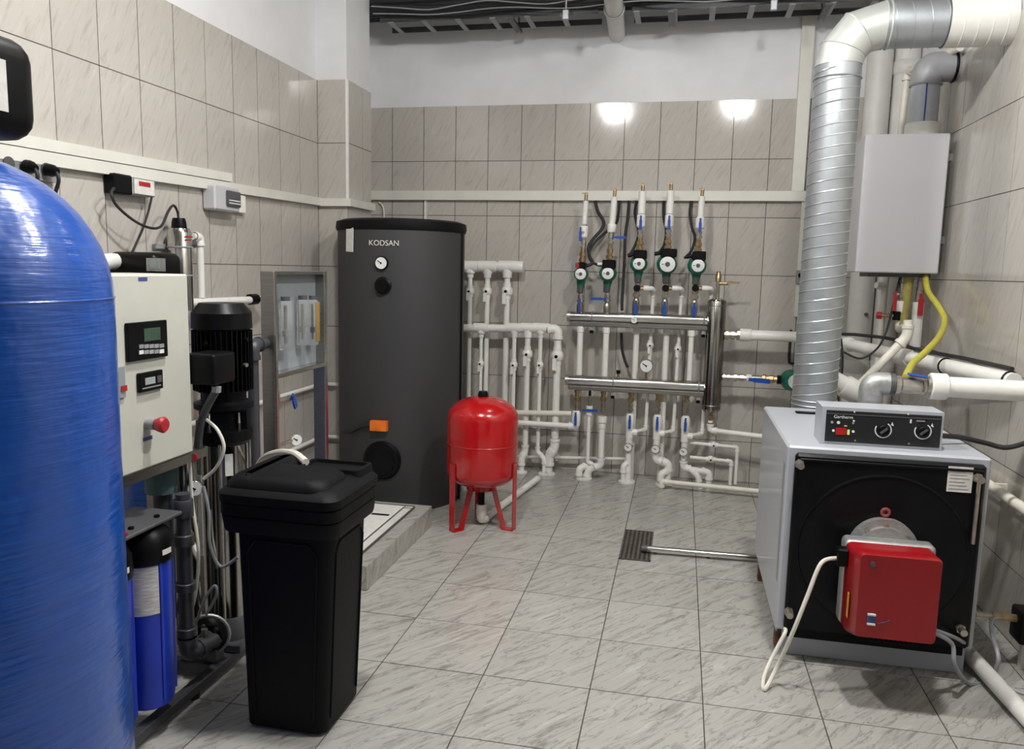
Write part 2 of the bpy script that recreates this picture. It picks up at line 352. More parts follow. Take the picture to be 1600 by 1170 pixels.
# cable tray
t = thing('cable_tray', 'galvanised cable tray running under the ceiling along the back wall', 'cable tray', (-.4, 5.5, 3.165))
for xa, xb in ((XL+.25, -.62), (-.40, XR-.02)):
    for y in (5.42, 5.66): MB().box(xa, xb, y-.003, y+.003, 3.178, 3.215).build('side_rail', DKG, t)
for k in range(15):
    x = -2.05+k*.24
    if not -.66 < x < -.38: MB().box(x-.018, x+.018, 5.40, 5.657, 3.170, 3.1775).build('rung', GREYP, t)
for x in (-1.2, -.15, .8):
    MB().cyl((x, 5.67, 3.15), (x, 5.67, ZC-.001), .008, n=8).build('hanger_rod', NICK, t)
    MB().box(x-.02, x+.02, 5.38, 5.69, 3.152, 3.169).build('hanger_channel', DKG, t)
side_ = ['front', 'middle', 'rear']
for k in range(14):
    y = 5.375+(k % 7)*.038; z = 3.258+.045*(k//7); r = (.023, .02, .022, .024, .019)[k % 5]
    pts = [(XL+.05, y, z)]+[(XL+.05+j*.52, y+random.uniform(-.008, .008), z+random.uniform(-.010, .012)) for j in range(1, 8)]
    TH('power_cable', 'black power cable lying in the bundle on the ceiling cable tray', 'cable', 'black cables on the ceiling tray', MB().spline(pts, r, 7, 3), RUB)
fl = ['thickest black cable sagging in front of the ceiling tray, left half', 'black cable sagging along the whole front of the ceiling tray', 'thin grey cable looping low along the front of the ceiling tray', 'thin grey cable looping higher along the front of the ceiling tray']
for k in range(4):
    x = XL+.25; pts = []; x1 = (-.7, 1.3, 1.3, 1.3)[k]
    while x < x1: pts.append((x, 5.35-.03*k, (3.225, 3.235, 3.19, 3.22)[k]+(.012, .012, .012, .02)[k]*math.sin(x*(5+k)+k*2))); x += .2
    TH('hanging_cable', fl[k], 'cable', 'loose cables on the tray front', MB().spline(pts, (.026, .024, .004, .004)[k], 7, 3), RUB if k < 2 else GREYP)
# hanging clamp pieces
for x, l in ((-.80, 'steel clamp hanging from the ceiling left of the drain pipe'), (.46, 'steel pipe clamp on a rod hanging from the ceiling near the vertical trunking')):
    t = thing('pipe_hanger', l, 'hanger', (x, 5.2, 3.1), 'ceiling pipe hangers')
    MB().cyl((x, 5.2, 3.13), (x, 5.2, ZC-.001), .006, n=8).build('rod', NICK, t); MB().box(x-.02, x+.02, 5.19, 5.21, 3.08, 3.14, .004).build('clamp', GALV, t)
# ceiling drain pipe toward the back wall
c1 = Vector((-.53, BW-.005, 3.165)); c0 = Vector((-.45, 3.9, 3.24))
t = thing('drain_pipe', 'aged white drain pipe running under the ceiling toward the back wall', 'pipe', (-.5, 5, 3.1))
MB().cyl(c0, c1, .058, n=24).build('pipe', OFFW, t)
d = (c1-c0)
MB().lathe([(.070, 0), (.078, .1), (.078, .2), (.07, .25), (.07, 1)], c0+d*.52, c0+d*.60, 24).build('socket', OFFW, t)
MB().ring(c0+d*.75, d, .064, .006).build('clamp', GALV, t)
MB().cyl(c0+d*.75+Vector((0, 0, .06)), (c0+d*.75).xy.to_3d()+Vector((0, 0, ZC-.001)), .006, n=8).build('hanger_rod', NICK, t)

# ------------------------------------------------ pipe kit
def run(parent, pts, r, m=PVC, ends='', el=True, fil=None):
    pts = [Vector(p) for p in pts]
    MB().tube(pts, r, 14, fil if fil is not None else r*1.3).build('pipe', m, parent)
    if el:
        for i in range(1, len(pts)-1):
            a, c, b = pts[i-1], pts[i], pts[i+1]
            if (a-c).normalized().dot((c-b).normalized()) > .93: continue
            u = c+(a-c).normalized()*min(r*2.6, (a-c).length*.8); v = c+(b-c).normalized()*min(r*2.6, (b-c).length*.8)
            MB().tube([u, c, v], r*1.24, 14, r*1.9).cyl(u, u+(c-u).normalized()*r*.75, r*1.42, n=14).cyl(v, v+(c-v).normalized()*r*.75, r*1.42, n=14).build('elbow', m, parent)
def coupling(parent, a, b, r, m=PVC, name='coupling'):
    MB().lathe([(r*.93, 0), (r, .06), (r, .94), (r*.93, 1)], a, b, 18).build(name, m, parent)
def tee(parent, c, ax, bd, r, m=PVC, rd=None):
    rd = rd or r*.8
    c = Vector(c); ax = Vector(ax).normalized(); bd = Vector(bd).normalized()
    MB().cyl(c-ax*r*2.1, c+ax*r*2.1, r*1.35, n=18).lathe([(r*1.2, 0), (r*1.2, .55), (rd*1.5, .72), (rd*1.45, 1)], c, c+bd*r*2.7, 18).build('tee', m, parent)
def pprvalve(parent, c, ax, r, m=PVC, lev=True):
    "white plastic ball valve: bulged body, small lever with dark screw"
    c = Vector(c); ax = Vector(ax).normalized()
    v = MB().lathe([(r*1.25, -1), (r*1.3, -.55), (r*1.75, -.35), (r*1.9, 0), (r*1.75, .35), (r*1.3, .55), (r*1.25, 1)], c, c+ax*r*2.6, 16).build('valve_body', m, parent)
    f = Vector((0, -1, 0)); e = c+f*r*2.3
    MB().cyl(c, e, r*.8, n=12).build('valve_neck', m, v)
    MB().cyl(e, e+f*.004, r*.5, n=8).build('screw', BLACK, v)
    if lev: beam(e-ax*r*.6+Vector((-.4*r, 0, 0)), e-ax*r*4+Vector((-.4*r, 0, 0)), r*.3, r*.6, f).build('lever', m, v)
def brass(parent, a, b, r, m=NICK, name='brass_fitting'):
    a, b = Vector(a), Vector(b)
    MB().lathe([(r*.75, 0), (r*.8, .12), (r*1.1, .13), (r*1.1, .32), (r*.8, .34), (r*.8, .5), (r, .52), (r, .78), (r*.72, .8), (r*.72, 1)], a, b, 8).build(name, m, parent, 20)
def lever(parent, p, d, L_=.075, m=BLUEL, n=(0, -1, 0), w=.009):
    p = Vector(p); d = Vector(d).normalized(); n = Vector(n)
    mb = beam(p-d*.012, p+d*.02, .003, w*.7, n); mb = beam(p+d*.018, p+d*L_, .004, w, n, mb); mb.cyl(p-n*.006, p+n*.006, .006, n=8)
    return mb.build('lever', m, parent)
def gauge(parent, c, r, n=(0, -1, 0), m=NICK, name='thermometer'):
    c = Vector(c); n = Vector(n).normalized()
    g = MB().lathe([(r*.92, 0), (r, .1), (r, .9), (r*.95, 1)], c, c+n*r*.6, 24).build(name, m, parent)
    MB().cyl(c+n*r*.55, c+n*r*.64, r*.86, n=24).build('dial', DIAL, g)
    s = n.cross(Vector((0, 0, 1))).normalized(); q = c+n*(r*.66)
    mb = beam(q-s*r*.1-Vector((0, 0, r*.05)), q+s*r*.55+Vector((0, 0, r*.35)), .0012, r*.06, n); mb.cyl(q, q+n*.002, r*.13, n=8); mb.build('needle', BLACK, g)
    return g
def collar(parent, p, r): MB().lathe([(r, 0), (r*.98, .6), (r*.8, 1)], (p[0], p[1], .0005), (p[0], p[1], .02), 20).build('floor_collar', OFFW, parent)

# ---- left header groups on the back wall
Y1 = 5.735
def P(x, y, Y=Y1): return at(x, y, Y=Y)
xw = P(727, 416)
t = thing('pipe_header', 'upper white header pipe right of the charcoal tank with three valved drops', 'pipe', (P(770, 416).x, Y1, 0), 'white pipe headers')
a, b = P(700, 415), P(803, 416.5); zt = a.z
run(t, [a, b], .033); coupling(t, P(800, 416.5), P(818, 417), .042, PVC, 'end_cap'); MB().ring(P(797, 416.5), (1, 0, 0), .035, .006).build('clamp', GALV, t)
for x, xb, r in ((735, 729, .017), (762, 759, .019), (793, 787, .023)):
    q = P(x, 416); dn = P(xb, 640); dn.x = q.x-.0
    tee(t, q, (1, 0, 0), (0, 0, -1), .031, rd=r); bt = Vector((q.x, Y1, .0015)); MB().cyl(Vector((q.x, Y1, q.z-.03)), bt, r, n=14).build('drop_pipe', PVC, t)
    pprvalve(t, (q.x, Y1, P(x, 455).z), (0, 0, 1), r)
Y2 = 5.655
def Q(x, y): return at(x, y, Y=Y2)
t = thing('pipe_header', 'lower white header pipe right of the charcoal tank with five valved drops', 'pipe', (Q(800, 512).x, Y2, 0), 'white pipe headers')
e = Q(872, 514); run(t, [Q(700, 512), e, Vector((e.x, Y2, Q(870, 700).z)), Vector((Q(858, 712).x, Y2, Q(858, 712).z)), Vector((Q(858, 712).x, Y2, .0015))], .028)
pprvalve(t, (e.x, Y2, Q(872, 556).z), (0, 0, 1), .025); MB().ring(Q(856, 513), (1, 0, 0), .03, .006).build('clamp', DKG, t)
for x, yv, r, yb in ((752, 568, .014, 745), (804, 570, .016, 742), (825, 553, .021, 0), (845, 570, .015, 0)):
    q = Q(x, 512); tee(t, q, (1, 0, 0), (0, 0, -1), .026, rd=r)
    if yb: MB().cyl((q.x, Y2, q.z-.03), (q.x, Y2, .0015), r, n=14).build('drop_pipe', PVC, t)
    else:
        zz = Q(x, 706).z; xe = Q(x-9 if x == 825 else x+6, 712).x
        run(t, [(q.x, Y2, q.z-.03), (q.x, Y2, zz), (xe, Y2-.02, zz-.045), (xe, Y2-.02, .0015)], r)
        collar(t, (xe, Y2-.02, 0), .045)
    pprvalve(t, (q.x, Y2, Q(x, yv).z), (0, 0, 1), r)
collar(t, (Q(858, 712).x, Y2, 0), .05)
# thin low horizontal pipes
t = thing('low_pipe', 'thin white pipe running low along the back wall behind the red vessel side risers', 'pipe', (Q(900, 718).x, Y2, 0), 'low horizontal pipes on back wall')
run(t, [at(790, 713, Y=5.76), at(985, 717, Y=5.76)], .012); MB().box(at(870, 717, Y=5.76).x-.01, at(870, 717, Y=5.76).x+.01, 5.76, BW, at(870, 717, Y=5.76).z-.015, at(870, 717, Y=5.76).z+.015).build('wall_clip', PVC, t)

# ---- lower manifold, upper manifold
YM = 5.60
def M_(x, y, Y=YM): return at(x, y, Y=Y)
def manifold(label, pl, pr_, y0, clips, name='manifold'):
    t = thing(name, label, 'manifold', (M_(1000, y0).x, YM, M_(1000, y0).z-.08), 'stainless heating manifolds')
    a, b = M_(*pl), M_(*pr_); z = (a.z+b.z)/2; a.z = b.z = z
    MB().lathe([(.030, 0), (.036, .006), (.036, .994), (.030, 1)], a+Vector((0, 0, .012)), b+Vector((0, 0, .012)), 24).build('header_tube', STEEL, t)
    MB().box(a.x+.01, b.x-.01, YM-.028, YM+.02, z-.055, z-.022, .006).build('lower_tube', BRUSH, t)
    MB().cyl(a+Vector((-.012, 0, .012)), a+Vector((.012, 0, .012)), .039, n=20).build('end_plug', NICK, t)
    MB().cyl(b+Vector((-.03, 0, .012)), b+Vector((.012, 0, .012)), .041, n=8).build('end_plug', NICK, t)
    for x in clips:
        c = M_(x, y0); mb = MB().ring((c.x, YM, z+.012), (1, 0, 0), .038, .005); mb.box(c.x-.012, c.x+.012, YM-.012, YM+.012, z-.085, z-.03); mb.box(c.x-.012, c.x+.012, YM+.03, BW-.001, z-.01, z+.02)
        k = mb.build('bracket', GALV, t); MB().cyl((c.x, YM, z-.105), (c.x, YM, z-.082), .014, n=10).build('rubber_tip', BLACK, k)
    return t, z
mu, zu = manifold('upper stainless manifold bar under the row of green pumps', (889, 497), (1112, 503), 500, (925, 1100))
gauge(mu, M_(991, 500, YM-.036), .024, name='gauge')
ml, zl = manifold('lower stainless manifold bar with a round gauge standing on it', (886, 598), (1107, 605), 601, (958, 1092))
g = M_(1010, 571, YM-.02); gauge(ml, g, .048, name='gauge'); MB().cyl((g.x, YM, zl+.04), (g.x, YM-.01, g.z-.02), .009, n=8).build('gauge_stem', BRASS, ml)
c = M_(966, 585); MB().cyl((c.x, YM, zl+.04), (c.x, YM, zl+.075), .010, n=10).build('air_vent', BRASS, ml)
MB().cyl((c.x, YM, zl+.075), (c.x, YM, zl+.10), .015, n=10).build('cap', BLACK, ml)

# ---- five pump columns
ordn = ['leftmost', 'second from left', 'middle', 'fourth', 'rightmost']
cols = [  # bottom x, pump x, pump y, pump r px, top x, vent y0,y1, sleeve y0,y1, valve y0,y1, brass y0,y1, box y0,y1, dial r px, valve style
 (906, 908, 428, 11, 915, 301, 313, 314, 350, 354, 372, 374, 410, 411, 419, 8.5, 0),
 (948, 950, 427, 13.5, 959, 295, 307, 308, 352, 350, 363, 365, 406, 407, 419, 9, 1),
 (993, 998, 412, 13.5, 1003, 287, 298, 299, 334, 336, 356, 357, 392, 392, 404, 9, 2),
 (1038, 1042, 413, 15.5, 1047, 285, 297, 298, 334, 336, 356, 357, 389, 390, 401, 11.5, 2),
 (1084, 1089, 415, 14.5, 1096, 294, 306, 307, 339, 340, 358, 359, 394, 394, 406, 9.5, 2)]
PX = YM/F/1.0*.985
for i, (xb, xp, yp, pr_, xt, v0, v1, s0, s1, b0, b1, f0, f1, x0, x1, dr, st) in enumerate(cols):
    zb = lambda y, x=xt: M_(x, y).z
    cx = M_(xp, yp).x; cz = M_(xp, yp).z; tx = M_(xt, 320).x; sk = lambda y: cx+(tx-cx)*(yp-y)/(yp-320)
    V = lambda y, x=None: Vector((sk(y), YM, zb(y)))
    t = thing('supply_riser', f'white sleeved riser with air vent above the {ordn[i]} green pump', 'pipe', (cx, YM, V(x0).z), 'risers above the five pumps')
    av = MB().cyl(V(v1), V(v0+3), .012, n=10).box(sk(v0)-.012, sk(v0)+.012, YM-.012, YM+.012, V(v0+4).z, V(v0).z, .003).build('air_vent', BRASS, t)
    beam(V(v0+1)+Vector((-.03, 0, 0)), V(v0+1)+Vector((.005, 0, 0)), .006, .004, (0, 1, 0)).build('vent_nozzle', BRASS, av)
    rs = .018 if st == 0 else .021 if st == 1 or i == 4 else .025
    MB().cyl(V(s1), V(s0), rs, n=16).build('pipe', PVC, t)
    coupling(t, V(s0+9), V(s0), rs*.9+.001, PVC)
    if i == 1:
        coupling(t, V(b1), V(b0), .03); k = MB().cyl(V(b1+9), V(b1), .02, n=12).build('ball_valve', NICK, t)
        lever(k, V(b1+8)+Vector((.02, -.02, 0)), (1, 0, 0), .085)
    else:
        k = MB().lathe([(.022, 0), (.03, .12), (.03, .88), (.022, 1)], V(b1), V(b0-1), 16).build('ball_valve', PVC, t)
        MB().cyl(V((b0+b1)/2), V((b0+b1)/2)+Vector((0, -.04, 0)), .009, n=8).build('stem', NICK, k)
        lever(k, V(b0+4)+Vector((0 if i else -.02, -.04, 0)), (0, 0, -1), .085)
    fm = f0+(f1-f0)*.45
    brass(t, V(fm), V(f0-2), .019, NICK); brass(t, V(f1+1), V(fm), .023, BRASS, 'union_fitting')
    # bypass return pipe behind (x>i=1)
    # pump
    t = thing('circulation_pump', f'green circulation pump with white round face, {ordn[i]} of the five in a row', 'pump', (cx, YM, cz-.12), 'green pumps in a row')
    r = pr_*PX
    c = Vector((cx, YM, cz))
    MB().lathe([(r*.7, 0), (r*.98, .1), (r, .55), (r*.9, .85), (r*.72, 1)], c+Vector((0, .05, 0)), c+Vector((0, -.075, 0)), 28).build('motor_housing', GREEN, t)
    MB().lathe([(.03, 0), (.034, .2), (.026, .6), (.02, 1)], c+Vector((0, .015, -r*.5)), V(yp+30)+Vector((0, 0, 0)), 14).build('volute_inlet', GREEN if i else GREEN, t)
    MB().cyl(V(yp+29), V(yp+19), .024, n=8).build('union_nut', DKG, t)
    dd = MB().lathe([(dr*PX, 0), (dr*PX, .8), (dr*PX*.9, 1)], c+Vector((.006, -.074, 0)), c+Vector((.006, -.084, 0)), 28).build('face_plate', DIAL, t)
    MB().lathe([(dr*PX*.34, 0), (dr*PX*.3, 1)], c+Vector((.006, -.083, 0)), c+Vector((.006, -.089, 0)), 12).build('centre_screw', DKG, dd)
    MB().box(c.x+.006-dr*PX*.75, c.x+.006-dr*PX*.45, c.y-.0855, c.y-.0842, c.z-.002, c.z+.002).build('printed_mark', BLACK, dd)
    z0, z1 = V(x1).z, V(x0).z; bw = [.028, .045, .045, .055, .045][i]
    tb = MB().box(cx-bw+.01, cx+bw+.01, YM-.085, YM+.02, z0-.005, z1+.004, .006).build('terminal_box', BLACK, t)
    if i == 0: MB().box(cx-.03, cx-.005, YM-.09, YM-.084, z0, z1, .002).build('red_switch', REDL, tb)
    if i >= 2: MB().cyl((cx-bw-.03, YM-.05, (z0+z1)/2-.008), (cx-bw+.01, YM-.05, (z0+z1)/2), .014, n=10).build('cable_gland', BLACK, tb)
    if i == 1: MB().cyl((cx-bw-.025, YM-.05, (z0+z1)/2), (cx-bw+.01, YM-.05, (z0+z1)/2), .011, n=10).build('cable_gland', PVC, tb)
    # inlet stub down to the upper manifold
    bx = M_(xb, 485).x; W = lambda y: Vector((cx+(bx-cx)*(y-yp)/(488-yp), YM, M_(xb, y).z))
    t = thing('pump_inlet_valve', f'brass valve stub joining the {ordn[i]} green pump to the upper manifold', 'valve', (bx, YM, zu+.048), 'valve stubs below the five pumps')
    ym = yp+31; ye = 487+i*1.5
    brass(t, W(ym+ (ye-ym)*.5), W(ym-1), .023, NICK)
    MB().lathe([(.02, 0), (.026, .2), (.026, .75), (.018, 1)], Vector((bx, YM, zu+.045)), W(ym+(ye-ym)*.5), 12).build('ball_valve', BRASS if i in (0, 2) else NICK, t)
    if i == 1: lever(t, W(467)+Vector((-.015, -.026, 0)), (-1, 0, 0), .10)
    else:
        lever(t, W(ye-18)+Vector((0, -.03, 0)), (0, 0, -1), .085, w=.012 if i else .009)
        MB().cyl(W(ye-18), W(ye-18)+Vector((0, -.03, 0)), .008, n=8).build('stem', NICK, t)
    if i >= 2:
        q = W(450); MB().cyl(q+Vector((0, .02, 0)), q+Vector((0, -.028, 0)), .024, n=12).build('tee_valve', BLACK, t)
        MB().cyl(q, q+Vector((.05, 0, 0)), .014, n=10).build('side_nipple', BRASS, t)
        xs = q.x+.11
        yv = (541, 545, 0)[i-2]
        t2 = thing('bypass_pipe', f'thin white bypass pipe leaving the tee below the {ordn[i]} green pump', 'pipe', (xs, YM+.07, 0), 'bypass pipes behind the manifolds')
        zb_ = M_((1013, 1055, 1098)[i-2], (675, 677, 681)[i-2]).z; xo = M_((986, 1029, 1073)[i-2], 676).x
        run(t2, [q+Vector((.045, 0, 0)), (xs-.005, YM+.01, q.z), (xs, YM+.08, q.z-.03), (xs-.01, YM+.08, zb_), (xo+.035, YM, zb_)], .013)
        coupling(t2, q+Vector((.045, 0, 0)), q+Vector((.085, 0, 0)), .019)
        if yv: pprvalve(t2, (xs-.006, YM+.08, M_(1017, yv).z), (0, 0, 1), .014)

# ---- white pipes between the manifolds
for x, yb, l in ((907, 0, 'leftmost of the white vertical pipes between the two manifolds'), (947, 0, 'second white vertical pipe from left between the manifolds'), (993, 735, 'white vertical pipe left of the round gauge, reaching the floor'), (1040, 735, 'white vertical pipe right of the round gauge, reaching the floor'), (1079, 0, 'rightmost white vertical pipe between the two manifolds')):
    q = at(x, 550, Y=YM+.045)
    t = thing('connecting_pipe', l, 'pipe', (q.x, YM+.06, 0), 'vertical pipes between manifolds')
    zb_ = zl+.052 if not yb else .0015; yy = YM if not yb else YM+.075
    MB().cyl((q.x, yy, zb_), (q.x, yy, zu-.058), .0215 if x != 1079 else .018, n=16).build('pipe', PVC, t)
    coupling(t, (q.x, yy, zu-.10), (q.x, yy, zu-.058), .026)

# ---- outlets under the lower manifold
YO = YM
def O(x, y): return at(x, y, Y=YO)
outs = [(901.5, 0), (921.5, 1), (942.6, 2), (986, 3), (1029, 4), (1073, 5)]
ol = ['return outlet at the left end of lower manifold, elbow turning toward red vessel',
      'thin white drain pipe with horizontal blue handle under the lower manifold',
      'thick white return pipe without blue handle under the lower manifold',
      'leftmost of three return outlets with blue handle and thermometer',
      'return outlet with blue handle and thermometer, middle of the three with thermometers',
      'return outlet with blue handle and thermometer, nearest the steel cylinder']
for x, k in outs:
    q = O(x, 620); z = lambda y: O(x, y).z; top = zl-.056
    t = thing('return_outlet', ol[k], 'pipe', (q.x, YO, 0), 'outlets under the lower manifold')
    V = lambda y: Vector((q.x, YO, z(y)))
    if k != 1:
        MB().lathe([(.016, 0), (.022, .15), (.022, .4), (.017, .45), (.017, .7), (.021, .75), (.021, 1)], V(628), (q.x, YO, top), 8).build('union_fitting', BRASS, t, 20)
        brass(t, V(644), V(627), .018)
    if k in (0, 3, 4, 5):
        y0 = (641, 0, 0, 646, 648, 650)[k]
        vb = MB().lathe([(.026, 0), (.031, .15), (.031, .85), (.022, 1)], V(y0+22), V(y0), 16).build('ball_valve', PVC, t)
        MB().cyl(V(y0+6), V(y0+6)+Vector((0, -.04, 0)), .009, n=8).build('stem', NICK, vb)
        lever(vb, V(y0+4)+Vector((0, -.042, 0)), (0, 0, -1), .085)
    if k == 0:
        e_ = V(666); run(t, [V(660), e_, O(806, 664)+Vector((-.1, 0, e_.z-O(806, 664).z))], .02)
    if k == 1:
        MB().cyl(V(634), (q.x, YO, top), .010, n=8).build('black_nipple', BLACK, t)
        brass(t, V(640), V(618), .014)
        vb = MB().cyl(V(648), V(634), .024, n=14).build('ball_valve', PVC, t); lever(vb, V(640)+Vector((-.035, -.03, 0)), (1, 0, 0), .095)
        run(t, [V(646), V(722), O(930, 727)], .013)
    if k == 2:
        coupling(t, V(660), V(651), .033); coupling(t, V(670), V(658), .026)
        run(t, [V(668), V(727), (O(920, 733).x, YO, O(920, 733).z), (O(916, 748).x, YO, .0015)], .022)
        run(t, [(O(905, 748).x, YO-.02, .0015), (O(905, 733).x, YO-.02, O(905, 731).z), (O(918, 727).x, YO+.02, O(918, 727).z)], .02)
        collar(t, (O(912, 748).x, YO, 0), .062)
    if k >= 3:
        yt = (697, 700, 704)[k-3]; tee(t, V((675, 677, 681)[k-3]), (0, 0, 1), (1, 0, 0), .02)
        gauge(t, V(yt)+Vector((-.004, -.03, 0)), .030)
        MB().ring(V(yt), (0, 0, 1), .024, .005, 16, 6).build('clamp', BLUEK, t)
        if k == 3:
            run(t, [V(666), (q.x, YO, .0015)], .024)
            xa = O(974, 740).x; run(t, [(xa, YO-.02, .0015), (xa, YO-.02, O(974, 727).z), (q.x, YO, O(974, 722).z)], .018)
            collar(t, (O(979, 752).x, YO, 0), .062)
        if k == 4:
            xa = O(1044, 735).x; run(t, [V(666), V(719), (xa, YO, O(1044, 723).z), (xa, YO, .0015)], .023)
            run(t, [(O(1033, 745).x, YO-.03, .0015), (O(1033, 745).x, YO-.03, O(1033, 738).z), (xa, YO-.0, O(1040, 736).z)], .02)
            collar(t, (O(1038, 755).x, YO, 0), .065)
        if k == 5:
            xa = O(1108, 740).x; run(t, [V(666), V(731), (xa, YO, O(1108, 738).z), (xa, YO, .0015)], .02)
            run(t, [V(725), (O(1090, 745).x, YO-.02, O(1090, 742).z), (O(1095, 748).x, YO-.02, .0015)], .017)
for (yv, x0, x1, yb, l) in ((693, 1078, 1153, 762, 'upper thin white loop with small valve right of the thermometers'), (714, 1078, 1143, 762, 'lower thin white loop with small valve right of the thermometers')):
    t = thing('drain_loop', l, 'pipe', (O(x0+30, yv).x, YO, 0), 'thin valved loops by the steel cylinder')
    a, b = O(x0, yv), O(x1, yv+2); b.z = a.z-.01; YY = YO+(.03 if x1 > 1150 else 0); a.y = b.y = YY
    run(t, [a, b, (b.x, YY, .04)], .012); m_ = (a+b)/2; pprvalve(t, m_, (1, 0, 0), .013, lev=False)
t = thing('floor_pipe', 'cream pipe lying near the floor at the foot of the back wall, reaching the boiler', 'pipe', (at(1100, 760, Y=5.46).x, 5.46, 0))
a = at(1034, 752, Y=5.5); b = at(1215, 770, Y=5.42); b.z = a.z; run(t, [(a.x, 5.5, .0015), (a.x, 5.5, a.z), b], .017, PVCB)
t = thing('cream_pipe', 'cream horizontal pipe between the red vessel and the first return outlet, upper one', 'pipe', (O(850, 644).x, 5.66, O(850, 644).z))
run(t, [at(780, 644, Y=5.63), at(893, 646, Y=5.63)], .019, PVCB)

# ---- cables of the pumps
cb = [([(930, 314), (934, 330), (943, 346), (940, 358), (928, 372), (920, 385), (921, 400), (926, 410), (918, 415), (912, 415)], .012, 'black corrugated cable curving down to the leftmost green pump'),
      ([(968, 314), (966, 335), (962, 350), (945, 364), (930, 378), (920, 395), (924, 408), (935, 414), (944, 414)], .010, 'black cable crossing leftward to the second green pump'),
      ([(983, 314), (981, 340), (977, 370), (975, 420), (972, 470), (972, 484)], .011, 'black cable hanging straight down between second and middle green pumps'),
      ([(971, 520), (972, 545), (976, 562), (981, 574)], .010, 'black sensor cable end between the two manifolds'),
      ([(995, 314), (992, 332), (995, 350), (998, 366), (992, 384), (984, 398)], .010, 'black cable reaching the middle green pump from the trunking'),
      ([(1037, 314), (1037, 340), (1041, 360), (1038, 382), (1030, 394), (1024, 397)], .010, 'black cable reaching the fourth green pump from the trunking'),
      ([(1080, 314), (1078, 335), (1081, 355), (1086, 372), (1080, 392), (1070, 403)], .010, 'black cable reaching the rightmost green pump from the trunking')]
for pts, r, l in cb:
    n = len(pts); mb = MB().spline([at(x, y, Y=(BW-.03)*(1-k/(n-1))+(YM+.02)*k/(n-1)) if n != 4 else at(x, y, Y=5.72) for k, (x, y) in enumerate(pts)], r, 8)
    TH('pump_cable', l, 'cable', 'black pump cables', mb, RUB)

# ---- stainless separator
t = thing('hydraulic_separator', 'tall polished steel cylinder standing upright right of the manifolds', 'tank', (.2475, YM, .56))
a = Vector((.243, YM, .56)); b = Vector((.243, YM, 1.33))
MB().lathe([(.02, -.02), (.05, -.01), (.064, .015), (.064, .98), (.055, 1.0), (.02, 1.015)], a, b, 32).build('body', STEELD, t)
for z in (.60, 1.29): MB().ring((.243, YM, z), (0, 0, 1), .064, .003, 32, 6).build('weld_band', BRUSH, t)
MB().cyl((.243, YM, 1.33), (.243, YM, at(1127, 440, Y=YM).z), .013, n=10).build('vent_pipe', NICK, t)
av = MB().lathe([(.02, 0), (.02, .6), (.015, .7), (.015, 1)], (.243, YM, at(1127, 440, Y=YM).z), (.243, YM, at(1127, 424, Y=YM).z), 12).build('air_vent', BRASS, t)
zz = at(1140, 441, Y=YM).z; k = MB().cyl((.243, YM, zz-.01), (.31, YM, zz-.01), .011, n=8).build('tap', BRASS, t); beam((.30, YM-.01, zz), (.385, YM-.01, zz-.002), .004, .008, (0, -1, 0)).build('lever', BRASS, k)
zz = at(1145, 523, Y=YM).z; brass(t, (.30, YM, zz), (.39, YM, zz), .032, NICK, 'side_outlet')
zz2 = at(1140, 589, Y=YM).z; brass(t, (.30, YM, zz2), (.37, YM, zz2), .024, NICK, 'side_outlet')
brass(t, (.243, YM, at(1108, 668, Y=YM).z), (.243, YM, .55), .018, BRASS, 'bottom_outlet')
for z in (1.2, .75): MB().box(.233, .253, YM+.05, BW-.001, z-.01, z+.01).build('wall_bracket', GALV, t)
t = thing('cream_pipe', 'white pipe leaving the foot of the steel cylinder toward the grey boiler', 'pipe', (.4, YM, .4))
zz = at(1110, 672, Y=YM).z; run(t, [(.243, YM, zz+.07), (.243, YM, zz), (.72, YM-.05, zz-.02), (.72, 4.8, zz-.02)], .018)

# ---- main white pipe from separator, across to the right wall
t = thing('main_flow_pipe', 'thick white pipe from the steel cylinder passing behind the duct to the right wall', 'pipe', (.9, 5.2, 1.0))
z0 = at(1160, 523, Y=YM).z
pts = [(.45, YM, z0), (.93, YM-.02, z0)]
q1 = at(1312, 535, Z=1.085); q5 = at(1592, 596, Z=1.085); q5.x = 1.385; q2, q3, q4 = q1.lerp(q5, .5), q1.lerp(q5, .68), q1.lerp(q5, .8)
pass
run(t, [Vector(pts[0]), Vector(pts[1]), q1, q2, q3, q4, q5], .036, PVC, el=False, fil=.12)
coupling(t, (.405, YM, z0), (.48, YM, z0), .043); MB().cyl((.385, YM, z0), (.41, YM, z0), .038, n=8).build('union_nut', NICK, t)
dq = (q2-q1).normalized(); coupling(t, q1-dq*.05, q1+dq*.16, .047)
coupling(t, q2-dq*.13, q2+dq*.02, .045, PVC, 'tee')
for q_ in (q3.lerp(q4, .2), q4.lerp(q5, .93)): MB().ring(q_, q4-q3, .036, .006, 20, 6).build('clamp', BLACK, t)
